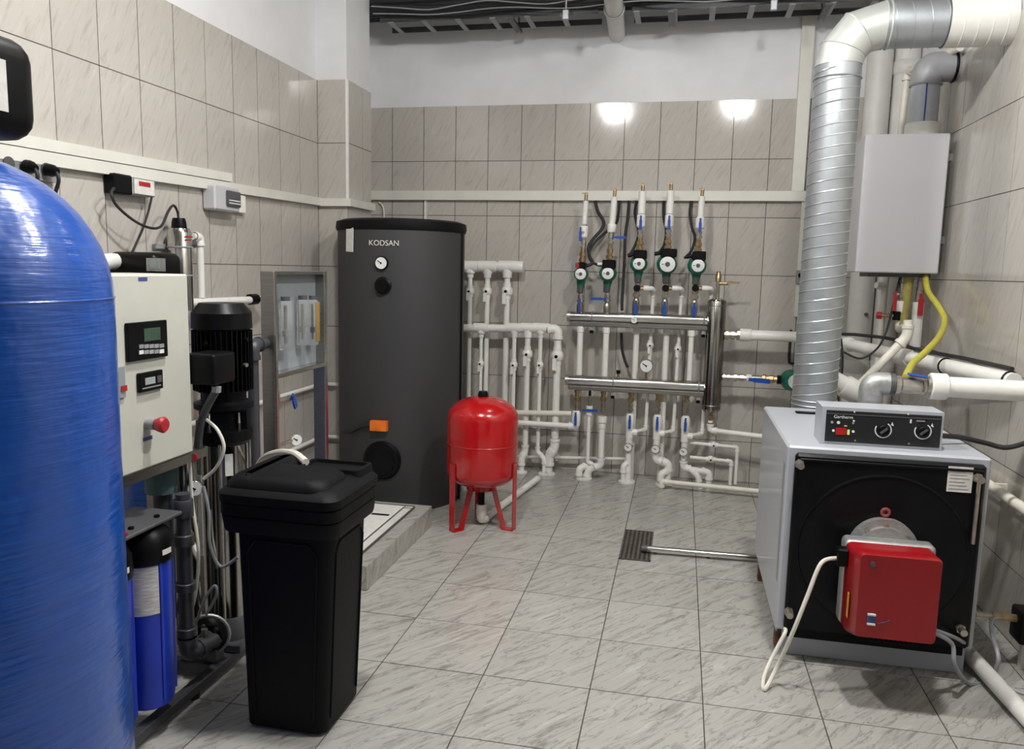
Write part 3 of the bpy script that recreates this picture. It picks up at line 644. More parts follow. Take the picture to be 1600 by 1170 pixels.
# pump behind duct
t = thing('circulation_pump', 'green circulation pump half hidden behind the spiral duct, fed by a brass line', 'pump', (.72, YM, .85))
c = at(1236, 594, Y=YM-.05); 
MB().lathe([(.05, 0), (.068, .1), (.07, .6), (.05, 1)], c+Vector((0, .06, 0)), c+Vector((0, -.07, 0)), 28).build('motor_housing', GREEN, t)
MB().cyl(c+Vector((.02, -.07, 0)), c+Vector((.02, -.082, 0)), .048, n=24).build('face_plate', DIAL, t)
MB().box(c.x+.0, c.x+.03, c.y-.085, c.y-.081, c.z-.03, c.z-.01).build('label', GREYP, t)
MB().cyl(c+Vector((-.09, 0, 0)), c+Vector((.2, 0, 0)), .03, n=10).build('volute', BLACK, t)
t = thing('return_line', 'brass and nickel line with blue handle between the steel cylinder and the hidden pump', 'valve', (.5, YM, .86))
zz = zz2; brass(t, (.37, YM, zz), (.47, YM, zz), .026, NICK); coupling(t, (.465, YM, zz), (.50, YM, zz), .026, PVC)
k = MB().cyl((.50, YM, zz), (.56, YM, zz), .022, n=12).build('ball_valve', NICK, t); lever(k, Vector((.49, YM-.04, zz-.006)), (1, 0, -.05), .13, w=.016)
brass(t, (.56, YM, zz), (c.x-.085, YM-.03, c.z), .028, BRASS)
p = at(1251, 430, Y=BW-.03); t = thing('sensor_box', 'small grey sensor box on back wall left of the spiral duct', 'sensor', (p.x, BW-.03, p.z-.05))
MB().box(p.x-.028, p.x+.02, BW-.05, BW-.001, p.z-.06, p.z+.035, .005).build('housing', GREYP, t); MB().cyl((p.x, BW-.07, p.z), (p.x, BW-.05, p.z), .02, n=14).build('knob', BLACK, t)
TH('sensor_cable', 'black cable bend left of the spiral duct above the hidden green pump', 'cable', None, MB().spline([at(1236, 515, Y=5.837), at(1233, 560, Y=5.837), at(1238, 568, Y=5.837), at(1262, 569, Y=5.837)], .009), RUB)

# ------------------------------------------------ charcoal water heater
HX, HY, HR = -1.765, 4.86, .402; ZH = 1.79
t = thing('water_heater', 'tall charcoal cylindrical hot water tank standing beyond the tiled plinth', 'water heater', (HX, HY, 0))
MB().lathe([(HR*.97, 0), (HR, .02), (HR, 1)], (HX, HY, .001), (HX, HY, ZH-.05), 64).build('jacket', HEAT, t)
MB().lathe([(HR+.006, 0), (HR+.012, .3), (HR+.008, .85), (HR-.03, 1.05), (.05, 1.1)], (HX, HY, ZH-.065), (HX, HY, ZH), 64).build('lid', BLACKM, t)
a = math.atan2(-1, .28)
def hp(ang, z, r=HR): return Vector((HX+r*math.cos(ang), HY+r*math.sin(ang), z))
def hfr(x, y):
    p = atcyl(x, y, HX, HY, HR); n = Vector((p.x-HX, p.y-HY, 0)).normalized(); return p, n, n.cross(Vector((0, 0, -1)))
p, n, s = hfr(600, 380); text('lettering', 'KODSAN', .045, p+n*.003, s, n, LABEL, t)
p, n, s = hfr(597, 411); gauge(t, p-n*.004, .04, n, BLACK, 'thermometer')
p, n, s = hfr(599, 446); MB().lathe([(.05, 0), (.052, .3), (.04, .5), (.036, 1)], p-n*.002, p+n*.04, 24).build('thermostat_knob', BLACK, t)
p, n, s = hfr(597, 719); k = MB().lathe([(.118, 0), (.12, .5), (.108, 1)], p-n*.012, p+n*.02, 48).build('inspection_flange', BLACK, t)
MB().ring(p+n*.02, n, .085, .004, 40, 6).build('groove_ring', BLACKM, k)
p, n, s = hfr(546, 371); beam(p+s*.012+n*.004+Vector((0, 0, .085)), p+s*.006+n*.004+Vector((0, 0, -.085)), .002, .035, n).build('paper_label', LABEL, t)
mb = MB(); p0 = atcyl(722, 360, HX, HY, HR+.002); p1 = atcyl(719, 780, HX, HY, HR+.002); p1 = Vector((p0.x, p0.y, .01)); mb.tube([p0, p1], .009, 8); mb.build('seam_strip', BLACK, t)
p, n, s = hfr(594, 664); k = thing('immersion_thermostat', 'orange plug box on the front of the charcoal tank', 'thermostat', p-Vector((0, 0, .03)))
mb = MB(); beam(p-s*.052+n*.02, p+s*.052+n*.02, .019, .03, n, mb); mb.build('housing', ORG, k); MB().cyl(p+n*.038, p+n*.045, .02, n=16).build('cap', ORG, k)
MB().spline([p-s*.05+n*.02, atcyl(565, 665, HX, HY, HR+.02), atcyl(548, 674, HX, HY, HR+.012), at(536, 674, Y=4.6)], .011, 8).build('power_cord', RUB, k)

# ------------------------------------------------ tiled plinth
PX1, PY0, PY1, PZ = -1.371, 3.31, 4.30, .12
t = thing('tiled_plinth', 'low plinth clad in grey floor tiles in front of the charcoal tank', 'plinth', (-1.9, 3.8, 0))
MB().box(XL+.005, PX1-TT, PY0+TT, PY1-TT, .0005, PZ-TT).build('core', GR, t)
def ptile(c, u, v, w_, h_):
    o = tile(t, c, u, v, w_, h_, FT); M = o.matrix_world.copy(); o.matrix_world = Matrix.Identity(4); o.matrix_basis = Matrix.Translation(-LOC[t.name]) @ M
for a, b in ((PY0, 3.71), (3.71, 4.11), (4.11, PY1)):
    ptile((PX1, (a+b)/2, PZ/2), (0, 1, 0), (0, 0, 1), b-a, PZ-.001)
    for c_, d_ in ((-1.771, PX1), (-2.171, -1.771), (XL+.004, -2.171)): ptile(((c_+d_)/2, (a+b)/2, PZ), (1, 0, 0), (0, 1, 0), d_-c_, b-a)
for c_, d_ in ((-1.771, PX1), (-2.171, -1.771)):
    ptile(((c_+d_)/2, PY0, PZ/2), (1, 0, 0), (0, 0, 1), d_-c_, PZ-.001); ptile(((c_+d_)/2, PY1, PZ/2), (-1, 0, 0), (0, 0, 1), d_-c_, PZ-.001)
hatch_ = t = thing('floor_hatch', 'white rectangular hatch cover set on the tiled plinth', 'hatch', (-1.75, 3.85, PZ))
MB().box(-2.1, -1.455, 3.45, 4.22, PZ+.001, PZ+.012, .004).build('frame', OFFW, t)
MB().box(-2.06, -1.505, 3.49, 4.18, PZ+.0125, PZ+.024, .004).build('cover', LABEL, t)
mb = MB()
for x in (-1.505, -1.454): mb.box(x, x+.005, 3.45, 4.225, PZ+.0005, PZ+.014)
for y in (4.18, 4.221): mb.box(-2.1, -1.45, y, y+.005, PZ+.0005, PZ+.0142)
mb.build('dark_joint', DKG, t)
MB().box(-1.62, -1.52, 3.98, 4.0, PZ+.0245, PZ+.027).build('slot', BLACK, t)

# ------------------------------------------------ red expansion vessel
VX, VY, VR = -1.095, 4.39, .208
t = thing('expansion_vessel', 'glossy red pressure vessel on three strap legs beside the charcoal tank', 'tank', (VX, VY, 0))
zb, zt = .235, .775
mb = MB(); prof = []
for k in range(9):
    q = R(90*k/8); prof.append((VR*math.sin(q), zb+.10*(1-math.cos(q))))
for k in range(9):
    q = R(90*(8-k)/8); prof.append((VR*math.sin(q), zt-.125*(1-math.cos(q))))
MB().lathe([(r, z) for r, z in prof], (VX, VY, 0), (VX, VY, 1), 56).build('body', REDP, t)
MB().ring((VX, VY, .505), (0, 0, 1), VR, .004, 56, 6).build('weld_seam', REDP, t)
MB().lathe([(.03, 0), (.03, .5), (.024, 1)], (VX, VY, zt-.008), (VX, VY, zt+.028), 16).build('valve_cap', BLACK, t)
MB().lathe([(.09, 0), (.085, 1)], (VX, VY, .225), (VX, VY, .245), 28).build('bottom_flange', REDP, t)
MB().cyl((VX, VY, .13), (VX, VY, .226), .02, n=10).build('connection_nipple', BLACK, t)
for a in (-128, -12, 108):
    u = Vector((math.cos(R(a)), math.sin(R(a)), 0)); s = Vector((-u.y, u.x, 0)); c = Vector((VX, VY, 0)); k_ = Vector((0, 0, 1)); mb = MB(); W_ = .024
    def quad(p0, p1):
        d = (p1-p0).normalized(); n = d.cross(s).normalized()*.003
        mb.loft([[p+n+s*W_, p-n+s*W_, p-n-s*W_, p+n-s*W_] for p in (p0, p1)])
    quad(c+u*(VR+.004)+k_*.40, c+u*(VR+.004)+k_*.004); quad(c+u*(VR+.006)+k_*.004, c+u*(VR-.062)+k_*.004); quad(c+u*(VR-.06)+k_*.002, c+u*(VR-.135)+k_*.255)
    mb.build('leg', REDP, t)
t = thing('vessel_pipe', 'white pipe stub and floor run under the red pressure vessel', 'pipe', (VX, VY, 0))
run(t, [(VX, VY, .128), (VX, VY, .035), (VX+.02, VY+.05, .035), (VX+.16, VY+1.0, .035)], .022, PVC); coupling(t, (VX, VY, .05), (VX, VY, .128), .03)

# ------------------------------------------------ blue fibreglass tank
BX, BY, BR = -1.40, 1.27, .30
t = thing('softener_tank', 'large glossy blue fibreglass tank in the left foreground', 'tank', (BX, BY, 0))
prof = [(BR*.98, 0), (BR, .02), (BR, 1.425)]
for k in range(1, 13):
    q = R(90*k/12); prof.append((BR*math.cos(q)**.94 if k < 12 else .06, 1.425+.285*math.sin(q)))
prof += [(.06, 1.73)]
MB().lathe(prof, (BX, BY, .001), (BX, BY, 1.001), 96).build('vessel', FRP, t, 60)
MB().ring((BX, BY, 1.43), (0, 0, 1), BR-.001, .003, 96, 6).build('seam_band', FRP, t)
t = thing('control_valve', 'black softener control head on top of the large blue tank', 'valve', (BX, BY, 1.732))
zc = 1.732
MB().cyl((BX, BY, zc), (BX, BY, zc+.03), .07, n=24).build('neck', BLACK, t)
MB().rbox(BX-.16, BX+.128, BY-.14, BY+.14, zc+.005, zc+.20, .045, 4).build('housing', BLACK, t)
cm = MB().box(BX+.1285, BX+.1305, BY-.10, BY+.05, zc+.05, zc+.145).build('label', LABEL, t)
for k in range(4): MB().box(BX+.1307, BX+.1311, BY-.08, BY+.03-.02*(k % 2), zc+.065+.017*k, zc+.069+.017*k).build('printed_line', DKG, cm)

# ------------------------------------------------ left wall equipment
WX = XL
# socket strip
t = thing('socket_strip', 'grey strip of wall sockets above the blue tank with black plugs in it', 'socket', (WX+.01, 2.5, 1.78))
beam((WX+.016, 2.25, 1.845), (WX+.016, 2.66, 1.842), .014, .045, (1, 0, 0)).build('housing', ALU, t)
for k, y in enumerate((2.33, 2.43, 2.52, 2.60)):
    s_ = MB().cyl((WX+.03, y, 1.84), (WX+.036, y, 1.84), .024, n=16).build('socket', DKG, t)
for y, l in ((2.50, 'black plug hanging in the socket strip, left of the other'), (2.60, 'black plug hanging in the socket strip, right of the other')):
    k = thing('power_plug', l, 'plug', (WX+.06, y, 1.80), 'plugs in the wall strip')
    MB().lathe([(.023, 0), (.023, .6), (.014, 1)], (WX+.037, y, 1.84), (WX+.08, y, 1.83), 14).build('plug_body', BLACK, k)
    MB().spline([(WX+.07, y, 1.835), (WX+.085, y, 1.80), (WX+.05, y+.01, 1.72), (WX+.03, y+.01, 1.5)], .007).build('power_cord', RUB, k)
# transformer box
p = at(208, 290, X=WX+.05); t = thing('power_supply', 'silver and black power supply box with red label on the left wall', 'power supply', (WX+.03, p.y, p.z-.05))
def fr(u, v): return Vector((0, 0, 0))
ya, yb_ = at(177, 290, X=WX+.05).y, at(240, 290, X=WX+.05).y; ym = ya+(yb_-ya)*.42; zc = p.z
MB().box(WX+.004, WX+.06, ya, ym, zc-.042, zc+.04, .006).build('black_end', BLACK, t); MB().box(WX+.004, WX+.058, ym+.0005, yb_, zc-.038, zc+.036, .004).build('silver_body', ALU, t)
q = MB().box(WX+.0585, WX+.0595, ym+.01, yb_-.008, zc-.032, zc+.03).build('label', LABEL, t); MB().box(WX+.0596, WX+.0602, ym+.04, yb_-.035, zc+.002, zc+.022).build('red_mark', REDL, q)
XC = WX+.06
mb = MB().spline([at(178, 294, X=XC), at(174, 303, X=XC+.03), at(183, 322, X=XC+.03), at(210, 345, X=XC+.04), at(235, 356, X=XC+.04), at(252, 353, X=XC+.04), at(263, 330, X=XC+.04), at(271, 321, X=XC+.03), at(277, 330, X=XC+.02), at(279, 342, X=XC+.02)], .006, 8)
TH('lamp_cable', 'black cable looping from the power supply to the steel lamp tube', 'cable', None, mb, RUB)
mb = MB().spline([at(237, 308, X=XC), at(232, 330, X=XC), at(222, 360, X=XC), at(206, 395, X=XC)], .005, 8)
TH('valve_cable', 'thin black cable dropping from the power supply behind the cream cabinet', 'cable', None, mb, RUB)
# UV tube
t = thing('uv_steriliser', 'vertical stainless lamp tube with black cap clamped to the left wall', 'water filter', (WX+.06, 3.33, 1.3))
UX = WX+.075; c = at(281, 390, X=UX); uy = c.y
zt_, zb_ = at(281, 357, X=UX).z, 1.28
MB().lathe([(.052, 0), (.054, .03), (.054, .95), (.045, 1)], (UX, uy, zb_), (UX, uy, zt_), 32).build('tube', STEEL, t)
MB().lathe([(.035, 0), (.033, .6), (.028, 1)], (UX, uy, zt_), (UX, uy, at(281, 341, X=UX).z), 16).build('end_cap', BLACK, t)
for y in (386, 430):
    z = at(281, y, X=UX).z; mb = MB().ring((UX, uy, z), (0, 0, 1), .056, .004, 24, 6); mb.box(WX+.001, WX+.02, uy-.1, uy+.08, z-.012, z+.012, .003); mb.build('clamp', GREYP, t)
q = at(272, 372, X=UX+.055); [MB().box(UX+.0535, UX+.0552, uy-.03, uy+.022-.012*k_, q.z+.008-.014*k_, q.z+.014-.014*k_).build('red_print', REDL, t) for k_ in range(2)]
MB().cyl((UX, uy+.05, c.z+.03), (UX, uy+.11, c.z+.03), .02, n=12).build('outlet_union', DKG, t)
t = thing('cream_pipe', 'white pipe elbow leaving the steel lamp tube and dropping to the horizontal pipe', 'pipe', (WX+.06, 3.5, 1.3))
z1_ = at(300, 369, X=UX).z; ye = at(312, 369, X=UX).y; run(t, [(UX, uy+.1, z1_), (UX, ye, z1_), (UX, ye, 1.335)], .017)
# breaker box
p = at(356, 311, X=WX+.05); t = thing('breaker_box', 'small grey breaker box with dark window below the left wall trunking', 'breaker box', (WX+.03, p.y, p.z-.07))
MB().box(WX+.002, WX+.075, p.y-.155, p.y+.075, p.z-.065, p.z+.06, .008).build('enclosure', WBOX, t)
MB().box(WX+.002, WX+.03, p.y+.076, p.y+.21, p.z-.06, p.z+.035, .004).build('side_plate', PVC, t)
q = MB().rbox(WX+.076, WX+.088, p.y-.06, p.y+.065, p.z-.04, p.z+.04, .005).build('window', DKG, t)
for k in range(2): MB().box(WX+.088, WX+.0895, p.y-.05, p.y+.055, p.z-.012-k*.014, p.z-.006-k*.014).build('breaker_row', LABEL, q)
# horizontal and lower wall pipes
t = thing('cream_pipe', 'white horizontal pipe on the left wall passing behind the black pump motor', 'pipe', (WX+.06, 3.7, 1.3))
a, b = at(283, 473, X=UX), at(410, 469.5, X=UX); run(t, [(UX, a.y-.3, a.z), (UX, b.y, a.z-.008)], .02)
MB().cyl((UX, at(390, 470, X=UX).y, a.z-.004), (UX, at(400, 470, X=UX).y, a.z-.004), .03, n=10).build('black_clip', BLACK, t)
for l, y0, y1, yc in (('upper thin white pipe along the left wall behind the steel frame', 628, 600, 600), ('lower thin white pipe along the left wall behind the steel frame', 716, 690, 688)):
    X_ = WX+.03; a = at(412, y0+1, X=X_); b = at(498, y1, X=X_); z = (a.z+b.z)/2; t = thing('wall_pipe', l, 'pipe', (X_, 4.4, z-.02), 'thin pipes behind the steel frame')
    run(t, [(X_, 3.3, z), (X_, CY0-.03, z), (CX+.03, CY0-.03, z), (CX+.03, CY1-.05, z)], .014)
t = thing('cream_pipe', 'white vertical pipe between the cream cabinet and the black pump on the left wall', 'pipe', (WX+.06, 3.4, .3))
a = at(296, 480, X=UX); MB().cyl((UX+.02, a.y+.06, .05), (UX+.02, a.y+.06, 1.29), .015, n=12).build('pipe', PVCB, t)

# ---- water treatment skid
SX0, SX1, SY0, SY1 = -2.15, -1.575, 1.62, 3.29
t = thing('skid_frame', 'dark steel skid base on the floor under the cream cabinet and filters', 'frame', (-1.85, 2.5, 0))
for x in (SX0, SX1-.04): MB().box(x, x+.04, SY0, SY1, .02, .055, .003).build('side_rail', PVCD, t)
for y in (SY0, 2.42, 2.95, SY1-.04): MB().box(SX0+.041, SX1-.041, y, y+.04, .02, .055, .003).build('cross_bar', PVCD, t)
for x in (SX0+.02, SX1-.02):
    for y in (SY0+.05, 2.3, SY1-.1): MB().cyl((x, y, .0005), (x, y, .02), .02, n=12).build('foot', RUB, t)
for y in (2.03, 2.44): MB().box(-1.86, -1.83, y, y+.03, .056, .86, .002).build('post', BRUSH, t)
MB().box(-1.86, -1.63, 1.93, 2.47, .82, .855, .003).build('support_shelf', BRUSH, t)
# cabinet
t = thing('control_cabinet', 'cream electrical cabinet with red stop button beside the blue tank', 'cabinet', (-1.74, 2.16, .856))
KX = -1.62; ky0, ky1, kz0, kz1 = 1.90, 2.38, .858, 1.467
MB().box(KX-.22, KX-.022, ky0, ky1, kz0, kz1, .006).build('enclosure', PANELM, t); MB().box(KX-.02, KX, ky0, ky1, kz0, kz1, .006).build('door', PANELM, t)
def K(x, y): return at(x, y, X=KX)
def kbox(name, x0, y0, x1, y1, d, m, parent, base=0., b=.002):
    a, c = K(x0, (y0+y1)/2), K(x1, (y0+y1)/2); zt__, zb__ = K((x0+x1)/2, y0).z, K((x0+x1)/2, y1).z
    return MB().box(KX+base+.0005, KX+base+d, a.y, c.y, zb__, zt__, b).build(name, m, parent)
cd_ = kbox('controller_screen', 195, 502, 257, 561, .012, BLACK, t)
kbox('lcd', 219, 512, 245, 532, .002, LCD, cd_, .012)
for k in range(5):
    kbox('key', 211+k*8, 538-k*.3, 218+k*8, 544-k*.3, .003, GREYP, cd_, .012, 0); kbox('key', 211+k*8, 547-k*.4, 218+k*8, 553-k*.4, .003, [LABEL, GREYP, LCDG, GREYP, LABEL][k], cd_, .012, 0)
c2 = kbox('conductivity_meter', 213, 580, 250, 610, .012, BLACK, t); kbox('lcd', 221, 589, 237, 600, .002, LCDG, c2, .012); kbox('keypad', 240, 586, 247, 597, .002, DKG, c2, .012); kbox('printed_line', 217, 603, 246, 605, .001, GREYP, c2, .012, 0)
kbox('lock_plate', 181, 572, 193, 622, .008, GREYP, t); kbox('red_mark', 185, 602, 194, 611, .002, REDL, t, .009, 0)
kbox('name_label', 216, 433, 230, 439, .001, BLUEK, t, 0, 0)
kbox('button_label', 223, 682, 238, 688, .001, BLUEK, t, 0, 0)
p = K(230, 662); k = MB().cyl(p, p+Vector((.03, 0, 0)), .018, n=16).build('stop_button', GREYP, t); MB().lathe([(.013, 0), (.022, .35), (.026, .8), (.02, 1)], p+Vector((.028, 0, 0)), p+Vector((.065, 0, 0)), 24).build('red_head', REDL, k)
# second valve head behind cabinet (on a hidden slim tank)
VXc, VYc = -2.06, 2.72
t = thing('mineral_filter_valve', 'black control head with grey display above the cream cabinet', 'valve', (VXc, VYc, 1.4))
p = at(222, 408, Y=VYc)
z0_ = at(222, 428, Y=VYc-.1).z; z1_ = at(222, 394, Y=VYc).z
xa, xb = at(187, 410, Y=VYc).x, at(262, 410, Y=VYc).x
MB().rbox(xa, xb, VYc-.08, VYc+.1, z0_-.04, z1_, .03, 3).build('housing', BLACK, t)
yd = VYc-.0815; a, b = at(229, 403, Y=yd), at(259, 424, Y=yd); q = MB().box(a.x, b.x, yd-.003, yd, b.z, a.z).build('display_panel', ALU, t); a, b = at(236, 407, Y=yd), at(250, 419, Y=yd); MB().box(a.x, b.x, yd-.006, yd-.0035, b.z, a.z).build('lcd', LCDG, q)
xm = (xa+xb)/2; MB().cyl((xm, VYc, z0_-.06), (xm, VYc, z0_-.04), .05, n=20).build('neck', BLACK, t)
t2 = thing('mineral_filter_tank', 'slim blue tank hidden behind the cream cabinet', 'tank', (xm, VYc, 0))
MB().lathe([(.10, 0), (.105, .02), (.105, .86), (.09, .94), (.05, .985), (.045, 1)], (xm, VYc, .072), (xm, VYc, z0_-.062), 32).build('vessel', FRP, t2)
t = thing('cream_pipe', 'short white pipe between the large blue tank and the small black control head', 'pipe', (-2.1, 2.3, 1.45))
run(t, [at(130, 416, Y=2.3), at(172, 408, Y=2.6), at(188, 408, Y=2.7)], .03, PVC, el=False, fil=.05)

# vertical pump
t = thing('booster_pump', 'tall black vertical pump with finned motor between the cream cabinet and steel frame', 'pump', (-1.645, 2.62, .07))
UXp, UYp = -1.650, 2.62; 
def zp(y): return at(345, y, Y=UYp).z
c = (UXp, UYp, 0); c1_ = (UXp, UYp, 1)
rm = .108
MB().lathe([(rm*.72, zp(473)), (rm*.98, zp(488)), (rm, zp(512)), (rm*.93, zp(513))][::-1], c, c1_, 40).build('fan_cover', BLACK, t)
MB().cyl((UXp, UYp, zp(610)), (UXp, UYp, zp(513)), rm*.84, n=32).build('motor_body', BLACK, t)
fn = MB()
for k in range(36):
    a = 2*PI*k/36; u = Vector((math.cos(a), math.sin(a), 0)); beam(Vector((UXp, UYp, zp(607)))+u*rm*.9, Vector((UXp, UYp, zp(515)))+u*rm*.9, rm*.09, .0018, u, fn)
fn = fn.build('cooling_fins', BLACK, t)
MB().lathe([(rm*.8, 0), (rm*.98, .15), (rm*.98, .4), (rm*.75, .5), (rm*.75, 1)], (UXp, UYp, zp(640)), (UXp, UYp, zp(607)), 36).build('motor_flange', BLACK, t)
mb = MB(); mb.cyl((UXp, UYp, zp(672)), (UXp, UYp, zp(630)), .05, n=20)
for a in (20, 110, 200, 290): 
    u = Vector((math.cos(R(a)), math.sin(R(a)), 0)); beam(Vector((UXp, UYp, zp(672)))+u*.075, Vector((UXp, UYp, zp(632)))+u*.072, .012, .024, u, mb)
mb.build('lantern_bracket', BLACK, t)
MB().lathe([(.085, 0), (.1, .3), (.1, 1), (.06, 1.01)], (UXp, UYp, zp(690)), (UXp, UYp, zp(668)), 36).build('pump_head', BLACK, t)
MB().cyl((UXp, UYp, .17), (UXp, UYp, zp(690)), .078, n=36).build('stage_sleeve', STEELD, t)
for a in (-70, 20, 110, 200): 
    u = Vector((math.cos(R(a)), math.sin(R(a)), 0)); MB().cyl(Vector((UXp, UYp, .15))+u*.088, Vector((UXp, UYp, zp(680)))+u*.088, .006, n=8).build('tie_rod', NICK, t)
MB().box(UXp-.10, UXp+.10, UYp-.1, UYp+.1, .056, .09, .004).lathe([(.095, 0), (.095, .5), (.08, 1)], (UXp, UYp, .09), (UXp, UYp, .175), 24).build('base_casting', DKG, t)
q = at(373, 700, Y=UYp-.06); beam((UXp+.052, UYp-.06, zp(735)), (UXp+.052, UYp-.06, zp(702)), .001, .014, (.6, -.8, 0)).build('label', LABEL, t)
a = at(288, 552, Y=2.385); b = at(334, 552, Y=2.385)
tb = MB().rbox(a.x, b.x, 2.385, 2.52, at(312, 602, Y=2.385).z, at(312, 553, Y=2.385).z, .012, 3).build('terminal_box', BLACK, t)
MB().cyl((b.x-.015, 2.42, at(330, 603, Y=2.42).z), (b.x-.017, 2.42, at(330, 612, Y=2.42).z), .016, n=10).build('cable_gland', GREYP, tb)
MB().spline([(b.x-.017, 2.42, at(330, 610, Y=2.42).z), at(324, 635, Y=2.43), at(313, 665, Y=2.44), at(309, 700, Y=2.46), at(307, 735, Y=2.47)], .014, 10).build('power_cord', DKG, tb)
# motor hex bolts
for k, (x, y) in enumerate(((322, 537), (383, 530), (382, 570), (357, 590))):
    p = atcyl(x, y, UXp, UYp, rm*1.0); MB().cyl(p, p+Vector((p.x-UXp, p.y-UYp, 0)).normalized()*.012, .008, n=6).build('bolt', NICK if k == 2 else BLACK, t)
# black pipe behind the pump
t = thing('black_pipe', 'black plastic pipe rising behind the pump and elbowing into the steel frame', 'pipe', (-1.62, 2.9, .07))
a = at(396, 600, Y=2.85); b = at(400, 540, Y=2.85); run(t, [(a.x, 2.85, .1), (a.x, 2.85, b.z), (a.x+.0, 2.99, b.z)], .022, PVCD)
# rotameter frame
t = thing('flow_meter_frame', 'upright stainless frame holding three clear flow meters', 'frame', (-1.65, 3.2, .07))
FX = -1.62; fy0, fy1 = 2.95, 3.44; ztp = 1.478
def side(y0, y1, z0, z1, x0=FX-.06, x1=FX, nm='frame_side', m=BRUSH): return MB().box(x0, x1, y0, y1, z0, z1, .002).build(nm, m, t)
side(fy0, fy0+.022, .056, ztp); side(fy1-.022, fy1, .1215, ztp); side(fy0+.0225, fy1-.0225, ztp-.015, ztp, nm='top_bar')
side(fy0+.0225, fy1-.0225, 1.035, 1.055, nm='middle_bar', m=STEEL)
MB().box(FX-.05, FX-.045, fy0+.0225, fy1-.0225, 1.0555, ztp-.0155).build('back_plate', mat('grey_blue_plate', (.26, .29, .31), .5, var=.06), t)
for y in (fy0+.001, fy1-.02): MB().box(FX+.0005, FX+.004, y, y+.018, .056 if y < 3.2 else .1215, ztp, 0).build('front_lip', STEEL, t)
for k, (x, y0, y1, m, l) in enumerate(((447, 472, 548, CLEAR, 'clear flow meter tube nearest the pump'), (474, 470, 540, CLEAR, 'clear flow meter tube in the middle of the frame'), (489, 470, 540, AMBER, 'amber flow meter tube at the far side of the frame'))):
    c = at(x, 500, X=FX-.01); zt1, zb1 = at(x, y0-2, X=FX-.01).z, at(x, y1, X=FX-.01).z
    r = .026 if k < 2 else .02
    g = MB().rbox(FX-.035, FX+.012, c.y-r, c.y+r, zb1, zt1, .012, 3).build('flow_meter', CLEAR, t); g['label'] = l
    if k == 2: MB().rbox(FX+.0125, FX+.016, c.y-r*.95, c.y+r*.95, zb1+.02, zt1-.01, .003, 2).build('amber_tube', m, g)
    MB().cyl((FX-.012, c.y, zb1+.03), (FX-.012, c.y, zt1-.02), r*.25, n=10).build('float_rod', NICK if k < 2 else BRASS, g)
    MB().cyl((FX-.012, c.y, zb1+.06), (FX-.012, c.y, zb1+.085), r*.5, n=12).build('float', BLACK if k == 2 else GREYP, g)
    MB().cyl((FX-.012, c.y, zt1+.0005), (FX-.012, c.y, zt1+.018), r*.75, n=12).build('top_plug', DKG, g)
# valve and gauge inside the frame opening
c = at(452, 622, X=FX-.03); k = thing('needle_valve', 'steel valve with blue handle inside the steel frame opening', 'valve', (FX-.03, c.y, c.z-.03))
MB().cyl((FX-.03, fy0+.023, c.z), (FX-.03, c.y, c.z), .014, n=10).box(FX-.045, FX-.01, fy0+.023, fy0+.06, c.z-.03, c.z+.05, .004).build('valve_body', NICK, k); lever(k, (FX-.008, c.y-.01, c.z+.01), (0, .55, -1), .06, n=(1, 0, 0), w=.012)
c = at(458, 686, X=FX-.03); k = thing('pressure_gauge', 'small round pressure gauge inside the steel frame opening', 'gauge', (FX-.03, c.y, c.z-.04))
gauge(k, Vector((FX-.02, c.y+.0, c.z)), .028, (.75, -.65, 0), STEEL, 'gauge_case'); MB().cyl((FX-.03, fy0+.023, c.z), (FX-.025, c.y, c.z), .008, n=8).build('stem', NICK, k)
# blue filter housings
for k, (cx, cy, l) in enumerate(((-1.615, 2.10, 'blue cartridge filter housing with black cap and wide paper label'), (-1.625, 1.92, 'blue cartridge filter housing half hidden behind the large blue tank'))):
    t = thing('filter_housing', l, 'water filter', (cx, cy, .08), 'blue cartridge filters under the cabinet')
    zt1 = .60; MB().lathe([(.055, 0), (.072, .02), (.076, .08), (.079, 1)], (cx, cy, .095), (cx, cy, zt1), 36).build('bowl', BLUEF, t)
    for q in (-20, 40): 
        u = Vector((math.cos(R(q)), math.sin(R(q)), 0)); MB().cyl(Vector((cx, cy, .13))+u*.077, Vector((cx, cy, zt1-.01))+u*.079, .005, n=6).build('rib', BLUEF, t)
    cp = MB().lathe([(.086, 0), (.088, .1), (.086, .55), (.07, .8), (.04, 1)], (cx, cy, zt1-.02), (cx, cy, zt1+.095), 36).build('cap', BLACK, t)
    u = Vector((math.cos(R(-38)), math.sin(R(-38)), 0))
    def patch(name, a0, a1, z0, z1, r, m, par):
        n = 6; vs = []; 
        for rr in (r, r+.001):
            for z in (z0, z1):
                for j in range(n+1): q = R(a0+(a1-a0)*j/n); vs.append((cx+rr*math.cos(q), cy+rr*math.sin(q), z))
        N = n+1; fs = [(j, j+1, N+j+1, N+j) for j in range(n)]+[(2*N+j, 2*N+N+j, 3*N+j+1, 2*N+j+1) for j in range(n)]+[(j, 2*N+j, 2*N+j+1, j+1) for j in range(n)]+[(N+j, N+j+1, 3*N+j+1, 3*N+j) for j in range(n)]
        return MB().add(vs, fs).build(name, m, par)
    patch('paper_label', -78, -25, .44-.02, .595-.02, .0795, LABELP, t); patch('cap_sticker', -18, 6, zt1+.005, zt1+.022, .0885, LABEL, cp)
    MB().cyl((cx-.04, cy, zt1+.07), (cx-.12, cy, zt1+.07), .024, n=12).build('inlet_port', BLACK, t)
t = thing('filter_bracket', 'black mounting plate above the blue cartridge filters', 'bracket', (-1.63, 2.03, .70))
MB().box(-1.72, -1.545, 1.84, 2.2, .697, .709, .003).build('plate', DKG, t)
